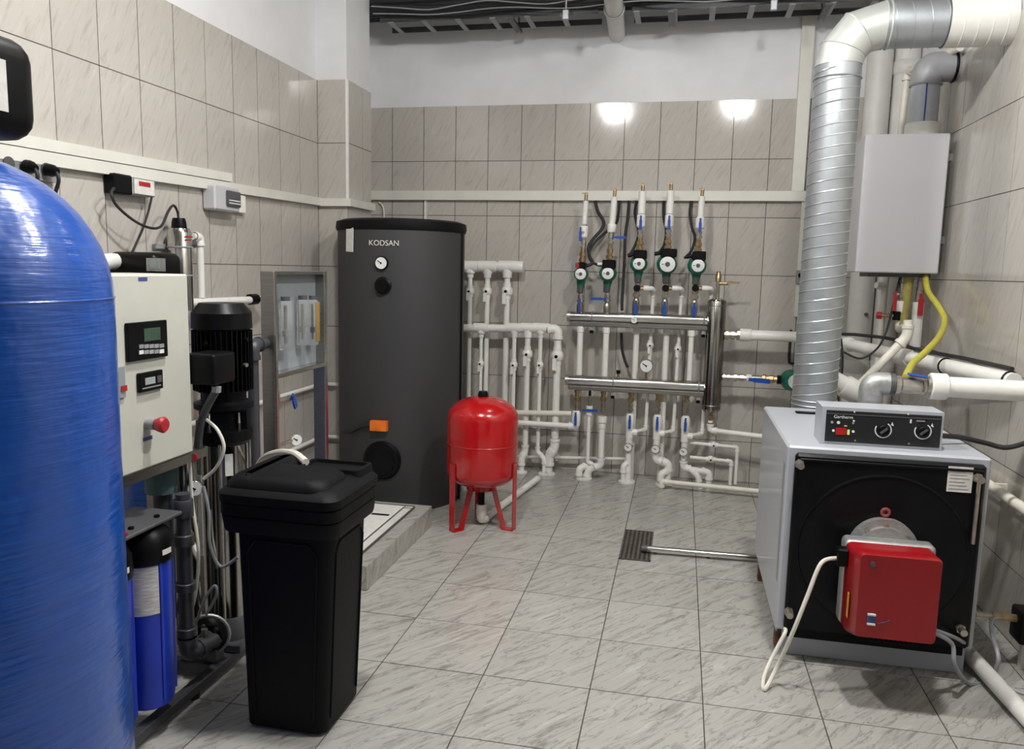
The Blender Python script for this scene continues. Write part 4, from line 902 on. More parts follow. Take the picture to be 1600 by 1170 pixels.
for y in (1.9, 2.0, 2.12): MB().cyl((-1.58, y, .709), (-1.58, y, .716), .009, n=6).build('bolt', BLACK, t)
MB().box(-1.575, -1.55, 1.93, 1.95, .709, .722, .002).build('red_tag', REDL, t)
for y in (1.86, 2.17): MB().box(-1.83, -1.69, y, y+.02, .68, .697).build('arm', BRUSH, t)
# teal dosing pump body behind
t = thing('pump_motor', 'grey green motor casing in the shadow under the cream cabinet', 'pump', (-1.78, 2.35, .71))
MB().cyl((-1.765, 2.40, .70), (-1.765, 2.40, .815), .055, n=28).build('casing', TEAL, t); MB().cyl((-1.765, 2.40, .056), (-1.765, 2.40, .70), .03, n=14).build('stand_pipe', PVCD, t)
# dark PVC riser with elbows beside filters
t = thing('dark_riser', 'dark grey plastic riser with unions beside the blue filter', 'pipe', (-1.58, 2.28, .1))
rx, ry = at(290, 900, Y=2.28).x, 2.28
a = Vector((rx, ry, .17)); run(t, [(rx, ry, .74), a, (rx+.03, ry+.12, .17)], .024, PVCD)
for z0_, z1_ in ((.40, .43), (.56, .60), (.66, .72), (.24, .27)): coupling(t, (rx, ry, z0_), (rx, ry, z1_), .033, PVCD)
# horizontal pump flange on the floor
t = thing('suction_flange', 'black round pump flange with bolts near the floor behind the brine tank', 'pump', (-1.62, 2.45, .056))
c = at(325, 993, Y=2.44); nn = Vector((.35, -.93, 0))
MB().lathe([(.055, 0), (.068, .2), (.068, .6), (.05, 1)], c-nn*.03, c+nn*.02, 32).build('flange', BLACK, t)
MB().ring(c-nn*.012, nn, .072, .007, 32, 6).build('gasket_ring', ALU, t)
s = nn.cross(Vector((0, 0, 1)))
for k in range(6):
    q = c+nn*.012+(s*math.cos(k*PI/3+.3)+Vector((0, 0, 1))*math.sin(k*PI/3+.3))*.045; MB().cyl(q, q+nn*.014, .009, n=6).build('bolt', DKG, t)
MB().cyl(c+nn*.02, c+nn*.055, .03, n=14).build('hub', DKG, t); MB().cyl(c+nn*.05+Vector((0, 0, .01)), c+nn*.05+Vector((0, 0, .05)), .012, n=8).build('nipple', NICK, t)
MB().box(c.x-.03, c.x+.03, c.y, c.y+.05, .056, c.z-.05).build('foot', DKG, t)
# pressure gauges + hoses under the cabinet
t = thing('pressure_gauge', 'steel pressure gauge with red knob between the cabinet and the pump', 'gauge', (-1.6, 2.42, .68))
c = at(305, 762, Y=2.42); gauge(t, c, .028, (.5, -.85, 0), STEEL, 'gauge_case')
MB().cyl(c+Vector((-.01, .01, 0)), c+Vector((-.01, .01, -.12)), .007, n=8).build('stem', NICK, t)
c = at(303, 712, Y=2.42); MB().cyl(c, c+Vector((.012, -.028, 0)), .016, n=14).build('red_knob', REDL, t); MB().cyl(c+Vector((0, 0, -.09)), c, .008, n=8).build('knob_stem', NICK, t)
for k, (pts, Yc, r, m, l) in enumerate((
    ([(296, 690), (300, 780), (310, 860), (305, 930), (290, 985)], 2.40, .006, PVCB, 'thin cream hose hanging straight from the cabinet to the floor pump'),
    ([(322, 655), (340, 672), (350, 700), (338, 730), (318, 748)], 2.44, .006, PVCB, 'thin pale hose looping in front of the pump sleeve, upper loop'),
    ([(318, 760), (326, 800), (328, 850), (345, 885), (372, 870)], 2.42, .006, GREYP, 'thin grey hose looping toward the brine tank, middle loop'),
    ([(303, 985), (318, 940), (335, 915), (338, 930), (322, 960)], 2.40, .005, GREYP, 'short thin grey hose bent above the floor pump flange'),
    ([(290, 810), (300, 850), (315, 880), (318, 900)], 2.50, .012, PVCB, 'thick cream hose hanging behind the dark riser'))):
    TH('thin_hose', l, 'hose', 'thin hoses under the cabinet', MB().spline([at(x, y, Y=Yc) for x, y in pts], r, 8), m)
# membrane vessel behind
t = thing('membrane_vessel', 'narrow steel pressure tube standing behind the dark riser', 'water filter', (-1.78, 2.6, .056))
MB().lathe([(.035, 0), (.045, .03), (.045, .97), (.03, 1)], (-1.80, 2.58, .072), (-1.80, 2.58, .80), 24).build('tube', STEELD, t)
t = thing('frame_post', 'slim steel post with white tape left of the pump sleeve', 'post', (-1.655, 2.47, .056))
c = at(316, 850, Y=2.47); MB().box(c.x-.008, c.x+.008, 2.465, 2.48, .056, .95, 0).build('post', BRUSH, t); MB().box(c.x-.009, c.x+.009, 2.463, 2.465, .45, .75).build('tape', LABEL, t)

# ------------------------------------------------ brine tank
t = thing('brine_tank', 'tall black plastic brine tank with domed lid standing free on the floor', 'tank', (-1.19, 2.34, 0))
def rr(x0, x1, y0, y1, z, rad, n=5):
    out = []
    for cx, cy, a0 in ((x1-rad, y1-rad, 0), (x0+rad, y1-rad, 90), (x0+rad, y0+rad, 180), (x1-rad, y0+rad, 270)):
        for k in range(n+1): a = R(a0+90*k/n); out.append((cx+rad*math.cos(a), cy+rad*math.sin(a), z))
    return out
MB().loft([rr(-1.318, -1.062, 2.20, 2.455, .001, .03), rr(-1.33, -1.05, 2.185, 2.468, .012, .035), rr(-1.362, -1.028, 2.198, 2.495, .66, .04), rr(-1.364, -1.026, 2.196, 2.497, .70, .04)]).build('body', BLACKM, t)
# recessed panels as raised frames on body sides
mb = MB()
def bodypt(fx, z, side_):
    k = z/.66
    x0, x1 = -1.33-.032*k, -1.05+.022*k; y0, y1 = 2.185+.013*k, 2.468+.027*k
    return Vector((x0+(x1-x0)*fx, y0-.001, z)) if side_ == 'f' else Vector((x1+.001, y0+(y1-y0)*fx, z))
for sd in ('f', 's'):
    for fx in (.14, .86): mb.tube([bodypt(fx, .05, sd), bodypt(fx, .60, sd)], .004, 6)
    mb.tube([bodypt(.14, .60, sd), bodypt(.22, .635, sd), bodypt(.78, .635, sd), bodypt(.86, .60, sd)], .004, 6, .01)
mb.build('panel_ridge', BLACKM, t)
ld = MB().loft([rr(-1.395, -1.005, 2.168, 2.525, .665, .05), rr(-1.398, -1.002, 2.165, 2.528, .675, .05), rr(-1.402, -.998, 2.161, 2.532, .715, .05), rr(-1.398, -1.002, 2.165, 2.528, .718, .05), rr(-1.404, -.996, 2.159, 2.534, .722, .05), rr(-1.404, -.996, 2.159, 2.534, .755, .05), rr(-1.40, -1.0, 2.163, 2.53, .759, .05), rr(-1.406, -.994, 2.157, 2.536, .763, .05), rr(-1.408, -.992, 2.155, 2.538, .79, .05), rr(-1.395, -1.005, 2.168, 2.525, .805, .05), rr(-1.36, -1.04, 2.2, 2.49, .818, .05), rr(-1.30, -1.10, 2.26, 2.43, .824, .05)]).build('lid', BLACKM, t)
def dome(x0, x1, y0, y1, z0, z1, rad, name):
    rs = []
    for k in range(7):
        q = k/6; i_ = .055*(1-math.cos(q*PI/2))+.0; rs.append(rr(x0+i_, x1-i_*.9, y0+i_*.8, y1-i_*.8, z0+(z1-z0)*math.sin(q*PI/2), max(.02, rad-i_*.3)))
    MB().loft(rs).build(name, BLACKM, ld)
dome(-1.392, -1.035, 2.172, 2.40, .795, .846, .06, 'lid_bulge')
dome(-1.392, -1.245, 2.172, 2.52, .795, .848, .05, 'lid_bulge')
MB().loft([rr(-1.245, -1.012, 2.385, 2.52, .80, .02), rr(-1.24, -1.016, 2.39, 2.516, .832, .02), rr(-1.228, -1.028, 2.402, 2.504, .833, .015), rr(-1.226, -1.03, 2.404, 2.502, .822, .015)]).build('lid_recess', BLACKM, ld)
TH('brine_hose', 'cream hose arching onto the black brine tank lid', 'hose', None, MB().spline([at(398, 738, Y=2.75), at(412, 716, Y=2.66), at(436, 707, Y=2.58), at(460, 709, Y=2.5), at(478, 722, Y=2.43)], .013, 10), PVCB)

# ------------------------------------------------ floor boiler
bx0, bx1, by0, by1, bz0, bz1 = .428, 1.14, 3.12, 4.045, .118, .86
t = thing('floor_boiler', 'large grey steel boiler with black front door standing at the right', 'boiler', (.78, 3.55, 0))
MB().box(bx0, bx1, by0, by1, bz0, bz1, .008).build('jacket', JACK, t)
MB().box(.46, 1.13, 3.165, 3.18, .001, .128, .002).build('front_plinth', JACK, t)
for x in (.44, 1.09):
    for y in (3.20, 3.92): MB().box(x, x+.03, y, y+.05, .001, bz0-.0005).build('foot', WOOD, t)
MB().box(.437, .442, 3.17, 3.95, .09, .1175).build('bottom_rail', JACK, t)
for x in (bx0-.0012,): MB().box(x, x+.001, 3.16, 3.2, .3, .78).build('side_slot', GREYP, t)
dY = 3.085
dr = MB().box(.455, 1.115, dY, by0-.001, .135, .838, .01).build('door', DOORB, t)
MB().box(.47, 1.10, dY+.02, by0-.001, .10, .134).build('bottom_insulation', BLACKM, t)
cc = (at(1384, 880, Y=dY)); cc = Vector((.783, dY, .475))
MB().ring((cc.x, dY+.002, cc.z), (0, 1, 0), .300, .006, 72, 8).build('ridge_ring', DOORB, dr)
MB().box(.47, 1.10, dY-.006, dY-.0005, .812, .822, .002).build('top_fold', DOORB, dr)
for k, (x, y) in enumerate(((1250, 726), (1530, 748), (1233, 958), (1503, 985))):
    p = at(x, y, Y=dY-.02); q = MB().cyl((p.x, dY-.0005, p.z), (p.x, dY-.045, p.z), .013, n=14).build('door_bolt', NICK, dr)
    MB().cyl((p.x, dY-.001, p.z), (p.x, dY-.012, p.z), .018, n=6).build('nut', NICK, q)
p0, p1 = at(1530, 752, Y=dY-.02), at(1524, 850, Y=dY-.02); MB().tube([p0, (p0.x, dY-.02, p1.z)], .007, 8).build('hinge_rod', NICK, dr)
a, b = at(1482, 728, Y=dY), at(1517, 770, Y=dY); pl = MB().box(a.x, b.x, dY-.003, dY-.0005, b.z, a.z).build('rating_plate', LABEL, dr)
for k in range(6): MB().box(a.x+.006, b.x-.01-.008*(k % 3), dY-.0036, dY-.0031, b.z+.01+k*.013, b.z+.013+k*.013).build('printed_line', GREYP, pl)
p = at(1384, 801, Y=dY-.01); sg = MB().ring((p.x, dY-.006, p.z), (0, 1, 0), .013, .006, 24, 8).build('sight_glass', mat('dusty_red_metal', (.28, .06, .06), .4), dr)
MB().cyl((p.x, dY-.0005, p.z), (p.x, dY-.004, p.z), .011, n=18).build('glass', CLEAR, sg)
# burner
bt = thing('burner', 'red covered gas burner bolted to the black boiler door', 'burner', (.76, 2.95, .27))
fc = Vector((.783, dY-.0005, .497))
MB().cyl(fc, fc+Vector((0, -.03, 0)), .122, n=40).cyl(fc+Vector((0, -.03, 0)), fc+Vector((0, -.05, 0)), .095, n=30).build('flange', ALU, bt)
for a in (50, 90, 130, 200, -20):
    q = fc+Vector((math.cos(R(a))*.1, -.03, math.sin(R(a))*.1)); MB().cyl(q, q+Vector((0, -.014, 0)), .009, n=6).build('bolt', NICK, bt)
a0, a1 = at(1316, 846, Y=2.98), at(1455, 990, Y=2.98)
MB().rbox(.625, .935, 2.955, 3.035, .235, .560, .02, 3).build('casting', ALU, bt)
prof2 = lambda x0, x1, z0, z1, y, rad: [(x, y, z) for x, z, _ in [(v[0], v[1], 0) for v in rr(x0, x1, z0, z1, 0, rad, 4)]]
hx0, hx1, hz0, hz1 = .630, .918, .236, .556
MB().loft([prof2(hx0, hx1, hz0, hz1, 2.954, .02), prof2(hx0, hx1, hz0, hz1, 2.90, .022), prof2(.640, .905, .268, .572, 2.80, .018), prof2(.645, .900, .273, .567, 2.787, .015)]).build('cover', REDB, bt)
p = at(1364, 881, Y=2.786); MB().cyl((p.x, 2.786, p.z), (p.x, 2.781, p.z), .009, n=14).build('cover_screw', DKG, bt)
p = at(1361, 967, Y=2.786); MB().box(p.x-.013, p.x+.013, 2.784, 2.7865, p.z-.014, p.z+.014).build('badge', BLUEK, bt)
for dz in (.017, -.017): MB().box(p.x-.013, p.x+.013, 2.7785, 2.7862, p.z+dz-.003, p.z+dz+.003).build('badge_stripe', LABEL, bt)
MB().spline([(p.x+.02, 2.785, p.z-.012), (p.x+.045, 2.785, p.z-.006), (p.x+.06, 2.785, p.z+.004)], .0012, 6).build('printed_swash', BLUEK, bt)
beam((.629, 2.855, .31), (.629, 2.855, .40), .0015, .008, (1, 0, 0)).build('warning_sticker', YELT, bt)
mb = MB()
for k in range(9): mb.box(.70+k*.016, .709+k*.016, 2.80, 2.86, .253, .258)
mb.build('air_slots', BLACK, bt)
pg = MB().box(.592, .632, 2.90, 2.95, .475, .540, .005).build('power_plug', BLACK, bt)
TH('burner_cable', 'cream cable looping from the red burner plug down to the floor', 'cable', None, MB().spline([(.592, 2.92, .50), at(1283, 880, Y=2.88), at(1262, 930, Y=2.86), at(1240, 985, Y=2.85), at(1215, 1040, Y=2.9), at(1195, 1077, Z=.008), at(1193, 1060, Z=.02), at(1205, 1030, Y=2.98), at(1226, 990, Y=3.02), (.455, 3.06, .15)], .0075, 8), PVCB)
TH('burner_hose', 'grey flexible cable hanging in a loop right of the red burner', 'cable', None, MB().spline([(.925, 2.93, .26), at(1487, 1005, Y=2.98), at(1492, 1040, Y=2.95), at(1515, 1068, Z=.01), at(1545, 1062, Z=.012), at(1560, 1030, Y=3.1), at(1550, 990, Y=3.2), at(1552, 968, Y=3.25), at(1580, 965, Y=3.27)], .008, 8), GREYP)
TH('gas_lead', 'grey thin cable running from the burner along the floor to the right edge', 'cable', None, MB().spline([(.928, 2.94, .265), at(1500, 1000, Y=3.05), at(1530, 1025, Z=.03), at(1565, 1065, Z=.06), at(1600, 1084, Z=.06), at(1640, 1095, Z=.06)], .007, 8), GREYP)
t = thing('gas_valve', 'black and brass gas valve near the floor at the right wall', 'valve', (1.36, 3.25, .2))
MB().cyl((1.19, 3.27, at(1580, 965, Y=3.27).z), (1.25, 3.27, at(1580, 965, Y=3.27).z), .012, n=8).build('hose_union', NICK, t)
zz = at(1580, 965, Y=3.27).z; MB().cyl((1.25, 3.27, zz), (1.34, 3.27, zz), .016, n=8).build('brass_fitting', BRASS, t); MB().rbox(1.335, 1.41, 3.22, 3.33, zz-.09, zz+.04, .012, 2).build('body', BLACK, t)
MB().cyl((1.375, 3.275, .001), (1.375, 3.275, zz-.085), .015, n=10).build('support_pipe', OFFW, t)
# console
t = thing('boiler_console', 'black faced control console with two dials on top of the grey boiler', 'control panel', (.78, 3.28, bz1))
cz0, cz1 = bz1+.001, 1.006; cy = 3.20
MB().prism([(.556, 3.20), (.990, 3.20), (.990, 3.345), (.556, 3.345)], cz0, cz1-.0).build('housing', JACK, t)
fx0, fx1 = .572, .982
fc_ = MB().box(fx0, fx1, cy-.004, cy-.0005, cz0+.010, cz1-.012, .001).build('fascia', mat('black_fascia', (.018, .018, .02), .3), t)
MB().box(fx0, fx1, cy-.006, cy-.0042, cz1-.027, cz1-.023).build('fascia_line', DKG, fc_)
def Cn(x, y): return at(x, y, Y=cy-.004)
p = Cn(1318, 651.5); text('lettering', 'Gartherm', .0175, (p.x, cy-.0046, p.z), (1, 0, 0), (0, -1, 0), DIAL, fc_, .0004)
for (x, y) in ((1380, 672), (1442, 674)):
    p = Cn(x, y); kb = MB().lathe([(.021, 0), (.02, .8), (.017, 1)], (p.x, cy-.0041, p.z), (p.x, cy-.016, p.z), 24).build('dial_knob', BLACK, fc_)
    MB().ring((p.x, cy-.0045, p.z), (0, -1, 0), .0285, .0022, 28, 6, 60, 330).build('dial_arc', DIAL, fc_)
    beam((p.x-.012, cy-.018, p.z-.010), (p.x+.012, cy-.018, p.z+.010), .003, .004, (0, -1, 0)).build('grip', DKG, fc_)
    MB().M
    q = MB(); q.add([(p.x+.026, cy-.0046, p.z+.022), (p.x+.036, cy-.0046, p.z+.018), (p.x+.030, cy-.0046, p.z+.034), (p.x+.026, cy-.004, p.z+.022), (p.x+.036, cy-.004, p.z+.018), (p.x+.030, cy-.004, p.z+.034)], [(0, 1, 2), (5, 4, 3), (0, 3, 4, 1), (1, 4, 5, 2), (2, 5, 3, 0)]); q.build('pointer_mark', DIAL, fc_)
for (x, y, r, m) in ((1300, 659.5, .005, LCDG), (1310, 660, .006, DIAL), (1333, 661, .004, GREYP), (1334, 657.5, .0035, DIAL), (1302, 672.5, .005, DIAL), (1333, 674, .005, DIAL), (1335, 643.5, .003, DIAL), (1419, 647, .003, DIAL), (1420, 693, .003, GREYP), (1336, 688, .003, GREYP)):
    p = Cn(x, y); MB().cyl((p.x, cy-.0041, p.z), (p.x, cy-.007, p.z), r, n=12).build('screw_button', m, fc_)
for (x0, x1, y0, y1, m) in ((1306, 1316, 668, 679, LEDR), (1317, 1321.5, 668, 679, LEDR), (1324, 1327, 671, 679, LEDY), (1422, 1424, 655, 661, DIAL), (1432, 1445, 656.5, 659, GREYP), (1319, 1323, 664.5, 666, DIAL)):
    a, b = Cn(x0, y0), Cn(x1, y1); MB().box(a.x, b.x, cy-.007, cy-.0041, b.z, a.z).build('indicator', m, fc_)
p = at(1262, 646, Z=bz1); t2 = thing('top_handle', 'black recessed handle on the boiler top left of the console', 'handle', (p.x, p.y, bz1))
MB().rbox(p.x-.055, p.x+.06, p.y-.02, p.y+.02, bz1+.0005, bz1+.008, .004, 2).build('slot', BLACK, t2)
TH('power_cable', 'black cable from the console lying over the boiler top to the right wall', 'cable', None, MB().spline([(.992, 3.30, .90), at(1500, 683, Y=3.36), at(1540, 692, Y=3.40), at(1575, 699, Y=3.40), (1.405, 3.42, .89)], .010, 8), RUB)
# boiler flow pipe with valve
YS = 3.405
t = thing('boiler_flow_pipe', 'thick white pipe with grey elbow and blue handled valve above the grey boiler', 'pipe', (.8, YS, bz1))
def S(x, y): return at(x, y, Y=YS)
zs = S(1430, 602).z; xe = S(1362, 600).x
MB().lathe([(.052, 0), (.052, .3), (.047, .35), (.047, 1)], (xe, YS, bz1+.001), (xe, YS, bz1+.09), 20).build('socket', DKG, t)
MB().tube([(xe, YS, bz1+.08), (xe, YS, zs), (S(1388, 600).x, YS, zs)], .047, 24, .075, seg=8).build('elbow', ALU, t)
coupling(t, (S(1385, 600).x, YS, zs), (S(1398, 600).x, YS, zs), .044, DKG, 'black_union')
vb = MB().lathe([(.036, 0), (.036, .15), (.030, .2), (.034, .35), (.034, .75), (.030, .78), (.036, .82), (.036, 1)], (S(1398, 600).x, YS, zs), (S(1452, 600).x, YS, zs), 8).build('ball_valve', NICK, t, 20)
beam((S(1418, 590).x, YS-.01, zs+.045), (S(1445, 590).x, YS-.05, zs+.04), .004, .018, (0, .3, 1)).build('lever', BLUEL, vb); MB().cyl((S(1425, 590).x, YS, zs), (S(1425, 590).x, YS, zs+.045), .01, n=8).build('stem', NICK, vb)
coupling(t, (S(1452, 602).x, YS, zs), (S(1479, 602).x, YS, zs), .053); coupling(t, (S(1446, 602).x, YS, zs), (S(1452, 602).x, YS, zs), .042, NICK)
MB().cyl((S(1478, 602).x, YS, zs), (XR-.001, YS, zs-.004), .041, n=24).build('pipe', PVC, t)
p = S(1405, 640); MB().cyl((p.x, YS+.05, bz1+.001), (p.x, YS+.05, bz1+.07), .009, n=8).build('drain_cock', BRASS, t)
# white fitting left of the elbow + diagonal pipe
YD = 4.45
t = thing('white_manifold_tee', 'large white tee and diagonal pipe between the duct and the grey elbow', 'pipe', (.9, YD, .9))
def D(x, y, Y=YD): return at(x, y, Y=Y)
run(t, [D(1300, 592), D(1365, 628)], .05, PVC, el=False); coupling(t, D(1318, 602), D(1350, 620), .062)
run(t, [D(1340, 605), D(1418, 525), D(1419, 500)], .022, PVCB)
MB().cyl(D(1362, 626), D(1362, 640), .03, n=14).build('down_pipe', PVC, t)
MB().cyl((D(1340, 640).x, YD, .87-.3), (D(1340, 640).x, YD, D(1340, 612).z), .045, n=16).build('drop_pipe', PVC, t); MB().cyl((D(1340, 640).x, YD, .001), (D(1340, 640).x, YD, .57), .04, n=16).build('lower_pipe', PVC, t)

# ------------------------------------------------ spiral flue duct
DX, DY, DR = .685, 4.19, .106
t = thing('flue_duct', 'tall galvanised spiral flue duct rising behind the boiler and bending to the right wall', 'duct', (DX, DY, 0))
ztop = at(1311, 95, Y=DY-DR).z; zh = at(1440, 37, Y=DY).z
MB().cyl((DX, DY, .001), (DX, DY, ztop), DR, n=48).build('vertical_pipe', GALV, t)
hel = []; zs0 = .90; pitch = .104; nt = (ztop-zs0-.02)/pitch; nseg = int(nt*24)
for k in range(nseg+1):
    a = 2*PI*k/24; hel.append((DX+(DR+.001)*math.cos(a), DY+(DR+.001)*math.sin(a), zs0+pitch*k/24))
SEAM = mat('bright_seam_steel', (.75, .77, .78), .3, .85)
MB().tube(hel, .0028, 6).build('spiral_seam', SEAM, t)
MB().tube([(2*DX-p[0], 2*DY-p[1], p[2]) for p in hel], .0028, 6).build('spiral_seam', SEAM, t)
for z in (.86, .885, ztop-.06): MB().ring((DX, DY, z), (0, 0, 1), DR+.002, .004, 48, 6).build('band', GALV, t)
xh = at(1380, 40, Y=DY).x
c0 = Vector((DX, DY, ztop)); c3 = Vector((xh+.0, DY, zh)); hgt = zh-ztop; wdt = xh-DX
ptsE = [c0, Vector((DX, DY, ztop+.05)), Vector((DX+wdt*.33, DY, zh-hgt*.35)), Vector((DX+wdt*.66, DY, zh-.02)), c3]
ptsE = [c0, Vector((DX+.015, DY, ztop+hgt*.40)), Vector((DX+wdt*.42, DY, ztop+hgt*.83)), c3]
GALVP = mat('pale_duct_elbow', (.60, .62, .59), .42, .45, var=.06, scale=8)
def ringat(p, tdir, r, n=40):
    tdir = tdir.normalized(); a = Vector((0, 1, 0)); b = tdir.cross(a); return [p+(a*math.cos(2*PI*j/n)+b*math.sin(2*PI*j/n))*r for j in range(n)]
dirs = [Vector((0, 0, 1)), Vector((.35, 0, 1)), Vector((1, 0, .75)), Vector((1, 0, 0))]
for k in range(3):
    MB().loft([ringat(ptsE[k], dirs[k], DR*1.02), ringat(ptsE[k+1], dirs[k+1], DR*1.02)]).build('elbow_segment', GALVP, t)
    MB().ring(ptsE[k+1], dirs[k+1], DR*1.02, .003, 40, 6).build('joint_bead', GALVP, t)
xm = at(1475, 37, Y=DY).x
MB().cyl(c3, (xm, DY, zh), DR, n=48).build('horizontal_pipe', GALV, t)
hel = []; n2 = int((xm-xh)/.075*24)
for k in range(n2+1):
    a = 2*PI*k/24; hel.append((xh+(xm-xh)*k/n2, DY+(DR+.001)*math.cos(a), zh+(DR+.001)*math.sin(a)))
MB().tube(hel, .0028, 6).build('spiral_seam', GALV, t)
MB().ring((xh+.02, DY, zh), (1, 0, 0), DR+.002, .005, 48, 6).build('band', GALVP, t)
wp = MB().cyl((xm+.0005, DY, zh), (XR-.0005, DY, zh), DR+.004, n=48).build('painted_end_pipe', mat('stained_cream_paint', (.76, .745, .70), .5, var=.1, scale=5), t)
for k in range(4): MB().ring((xm+.06*(k+1), DY, zh), (1, 0, 0), DR+.004, .0025, 48, 6).build('seam_ring', PVC, wp)
MB().ring((xm, DY, zh), (1, 0, 0), DR+.003, .003, 48, 6).build('joint_line', DKG, t)

# ------------------------------------------------ big vertical pipes in corner
YV = 5.70
for x0, x1, yt, l in ((1371, 1334, 0, 'thick aged white vertical pipe right behind the spiral duct'), (1413, 1383, 88, 'thick aged white vertical pipe with socket top, behind the wall boiler')):
    a = at(x0, 150, Y=YV); t = thing('soil_pipe', l, 'pipe', (a.x, YV, 0), 'thick vertical pipes in the back corner')
    r = .078; z1 = ZC-.001 if not yt else ZC-.001
    MB().cyl((a.x, YV, .001), (a.x, YV, z1), r, n=32).build('pipe', OFFW, t)
    zt_ = at(x0, 96, Y=YV).z
    for z in ((zt_, 1.75, .95) if yt else (2.4, .95)): MB().lathe([(r+.001, 0), (r+.01, .15), (r+.01, .85), (r+.001, 1)], (a.x, YV, z-.09), (a.x, YV, z), 32).build('socket', OFFW, t)
    q = MB().cyl((a.x+.02, YV-r-.02, 1.26), (a.x+.02, YV-r+.01, 1.26), .012, n=8).build('clamp_screw', DKG, t)
# beige thin riser
YT = 5.35
t = thing('cream_pipe', 'thin cream riser behind the wall boiler bending to the right wall below the duct', 'pipe', (1.2, YT, 0))
a = at(1408, 200, Y=YT); b = at(1420, 112, Y=YT); c = at(1500, 74, X=XR-.035)
run(t, [(a.x-.03, YT, .001), (a.x-.02, YT, 1.2), (a.x, YT, a.z), (a.x+.01, YT, b.z), c], .02, PVCB, fil=.03)
p = at(1376, 448, Y=YT-.03); MB().lathe([(.016, 0), (.026, .4), (.02, 1)], (a.x-.01, YT, p.z), (a.x-.075, YT-.03, p.z+.01), 12).build('tap', PVC, t)

# ------------------------------------------------ wall boiler
WY = 4.75; wx0, wx1, wz0, wz1 = .946, 1.371, 1.531, 2.279
t = thing('wall_boiler', 'silver white wall hung boiler in the right corner above the floor boiler', 'boiler', (1.16, 4.9, wz0))
MB().box(wx0, wx1, WY, WY+.018, wz0, wz1, .006).build('front_cover', WBOX, t); MB().box(wx0+.001, wx1-.001, WY+.0195, WY+.33, wz0+.003, wz1-.002, .004).build('casing', WBOX, t)
MB().box(wx0+.08, wx1-.02, WY+.06, WY+.28, wz0-.022, wz0+.002).build('bottom_tray', DKG, t)
for z in (1.7, 2.15): MB().box(wx1+.0005, XR-.0005, WY+.12, WY+.2, z, z+.04).build('wall_bracket', GALV, t)
t = thing('boiler_flue', 'grey plastic flue with blue stripe rising from the wall boiler to the right wall', 'duct', (1.24, 4.9, wz1))
FYc = WY+.16; cxf = at(1441, 198, Y=FYc).x
MB().lathe([(.088, 0), (.09, .2), (.09, .9), (.084, 1)], (cxf, FYc, wz1+.001), (cxf, FYc, at(1441, 189, Y=FYc-.08).z), 36).build('collar', PVC, t)
z1, z2 = at(1441, 132, Y=FYc).z, at(1455, 105, Y=FYc).z
pp = MB().cyl((cxf, FYc, wz1+.01), (cxf, FYc, z1), .074, n=36).build('pipe', mat('light_grey_pp', (.50, .53, .57), .35, var=.03), t)
MB().box(cxf-.016, cxf-.010, FYc-.0755, FYc-.07, wz1+.075, z1).build('blue_stripe', BLUEL, pp)
MB().tube([(cxf, FYc, z1-.01), (cxf, FYc, z2), (XR-.0005, FYc, z2)], .079, 32, .09, seg=8).build('elbow', GPVC, t)
MB().ring((cxf, FYc, z1-.005), (0, 0, 1), .079, .006, 36, 6).build('lip', GPVC, t); MB().ring((XR-.02, FYc, z2), (1, 0, 0), .08, .008, 36, 6).build('gasket', BLACK, t)
# connections under the wall boiler
YG = 4.85
def G(x, y, Y=YG): return at(x, y, Y=Y)
t = thing('gas_pipe', 'olive yellow gas pipe under the wall boiler', 'pipe', (G(1418, 500).x, YG, G(1418, 512).z))
a = G(1420, 430); b = G(1414, 508); MB().cyl((a.x, YG, wz0-.023), (a.x-.015, YG, b.z), .028, n=16).build('pipe', YELO, t); MB().cyl((a.x-.015, YG, b.z-.03), (a.x-.015, YG, b.z), .026, n=16).build('cap', DKG, t)
TH('gas_hose', 'bright yellow flexible gas hose snaking from the wall boiler down to the flow valve', 'hose', None, MB().spline([G(1446, 432, 4.8), G(1450, 455, 4.7), G(1466, 478, 4.5), G(1476, 500, 4.4), G(1468, 525, 4.2), G(1446, 550, 4.0), G(1426, 568, 3.85), G(1415, 590, 3.55)], .0155, 12), YEL)
t = thing('boiler_valve', 'white pipe with red handled valve under the wall boiler right of the gas pipe', 'valve', (G(1434, 560).x, YG, 1.1), 'red handled valves under the wall boiler')
a = G(1437, 440); b = G(1430, 548); cxv = (a.x+b.x)/2
brass(t, (cxv, YG, G(1436, 456).z), (cxv, YG, wz0-.023), .018); MB().cyl((cxv, YG, G(1435, 476).z), (cxv, YG, G(1436, 454).z), .022, n=12).build('ball_valve', NICK, t)
coupling(t, (cxv, YG, G(1435, 492).z), (cxv, YG, G(1435, 472).z), .030); MB().cyl((cxv, YG, 1.12), (cxv, YG, G(1435, 490).z), .03, n=16).build('pipe', PVC, t); MB().cyl((cxv, YG, G(1435, 480).z), (cxv, YG-.045, G(1435, 480).z), .008, n=8).build('stem', NICK, t)
lever(t, (cxv, YG-.045, G(1435, 462).z), (0, 0, -1), .11, REDL, w=.014)
t = thing('boiler_valve', 'small valve with dark red handle left of the olive gas pipe', 'valve', (G(1403, 560).x, YG, 1.1), 'red handled valves under the wall boiler')
cxv = G(1408, 470).x; brass(t, (cxv, YG, G(1408, 470).z), (cxv, YG, wz0-.023), .016); coupling(t, (cxv, YG, G(1408, 488).z), (cxv, YG, G(1408, 470).z), .025); lever(t, (cxv-.04, YG-.03, G(1400, 458).z), (0, 0, -1), .10, REDL)
MB().cyl((cxv-.04, YG, G(1400, 460).z), (cxv-.04, YG-.03, G(1400, 460).z), .007, n=8).cyl((cxv-.045, YG, G(1400, 460).z), (cxv, YG, G(1400, 460).z), .009, n=8).build('stem', NICK, t)
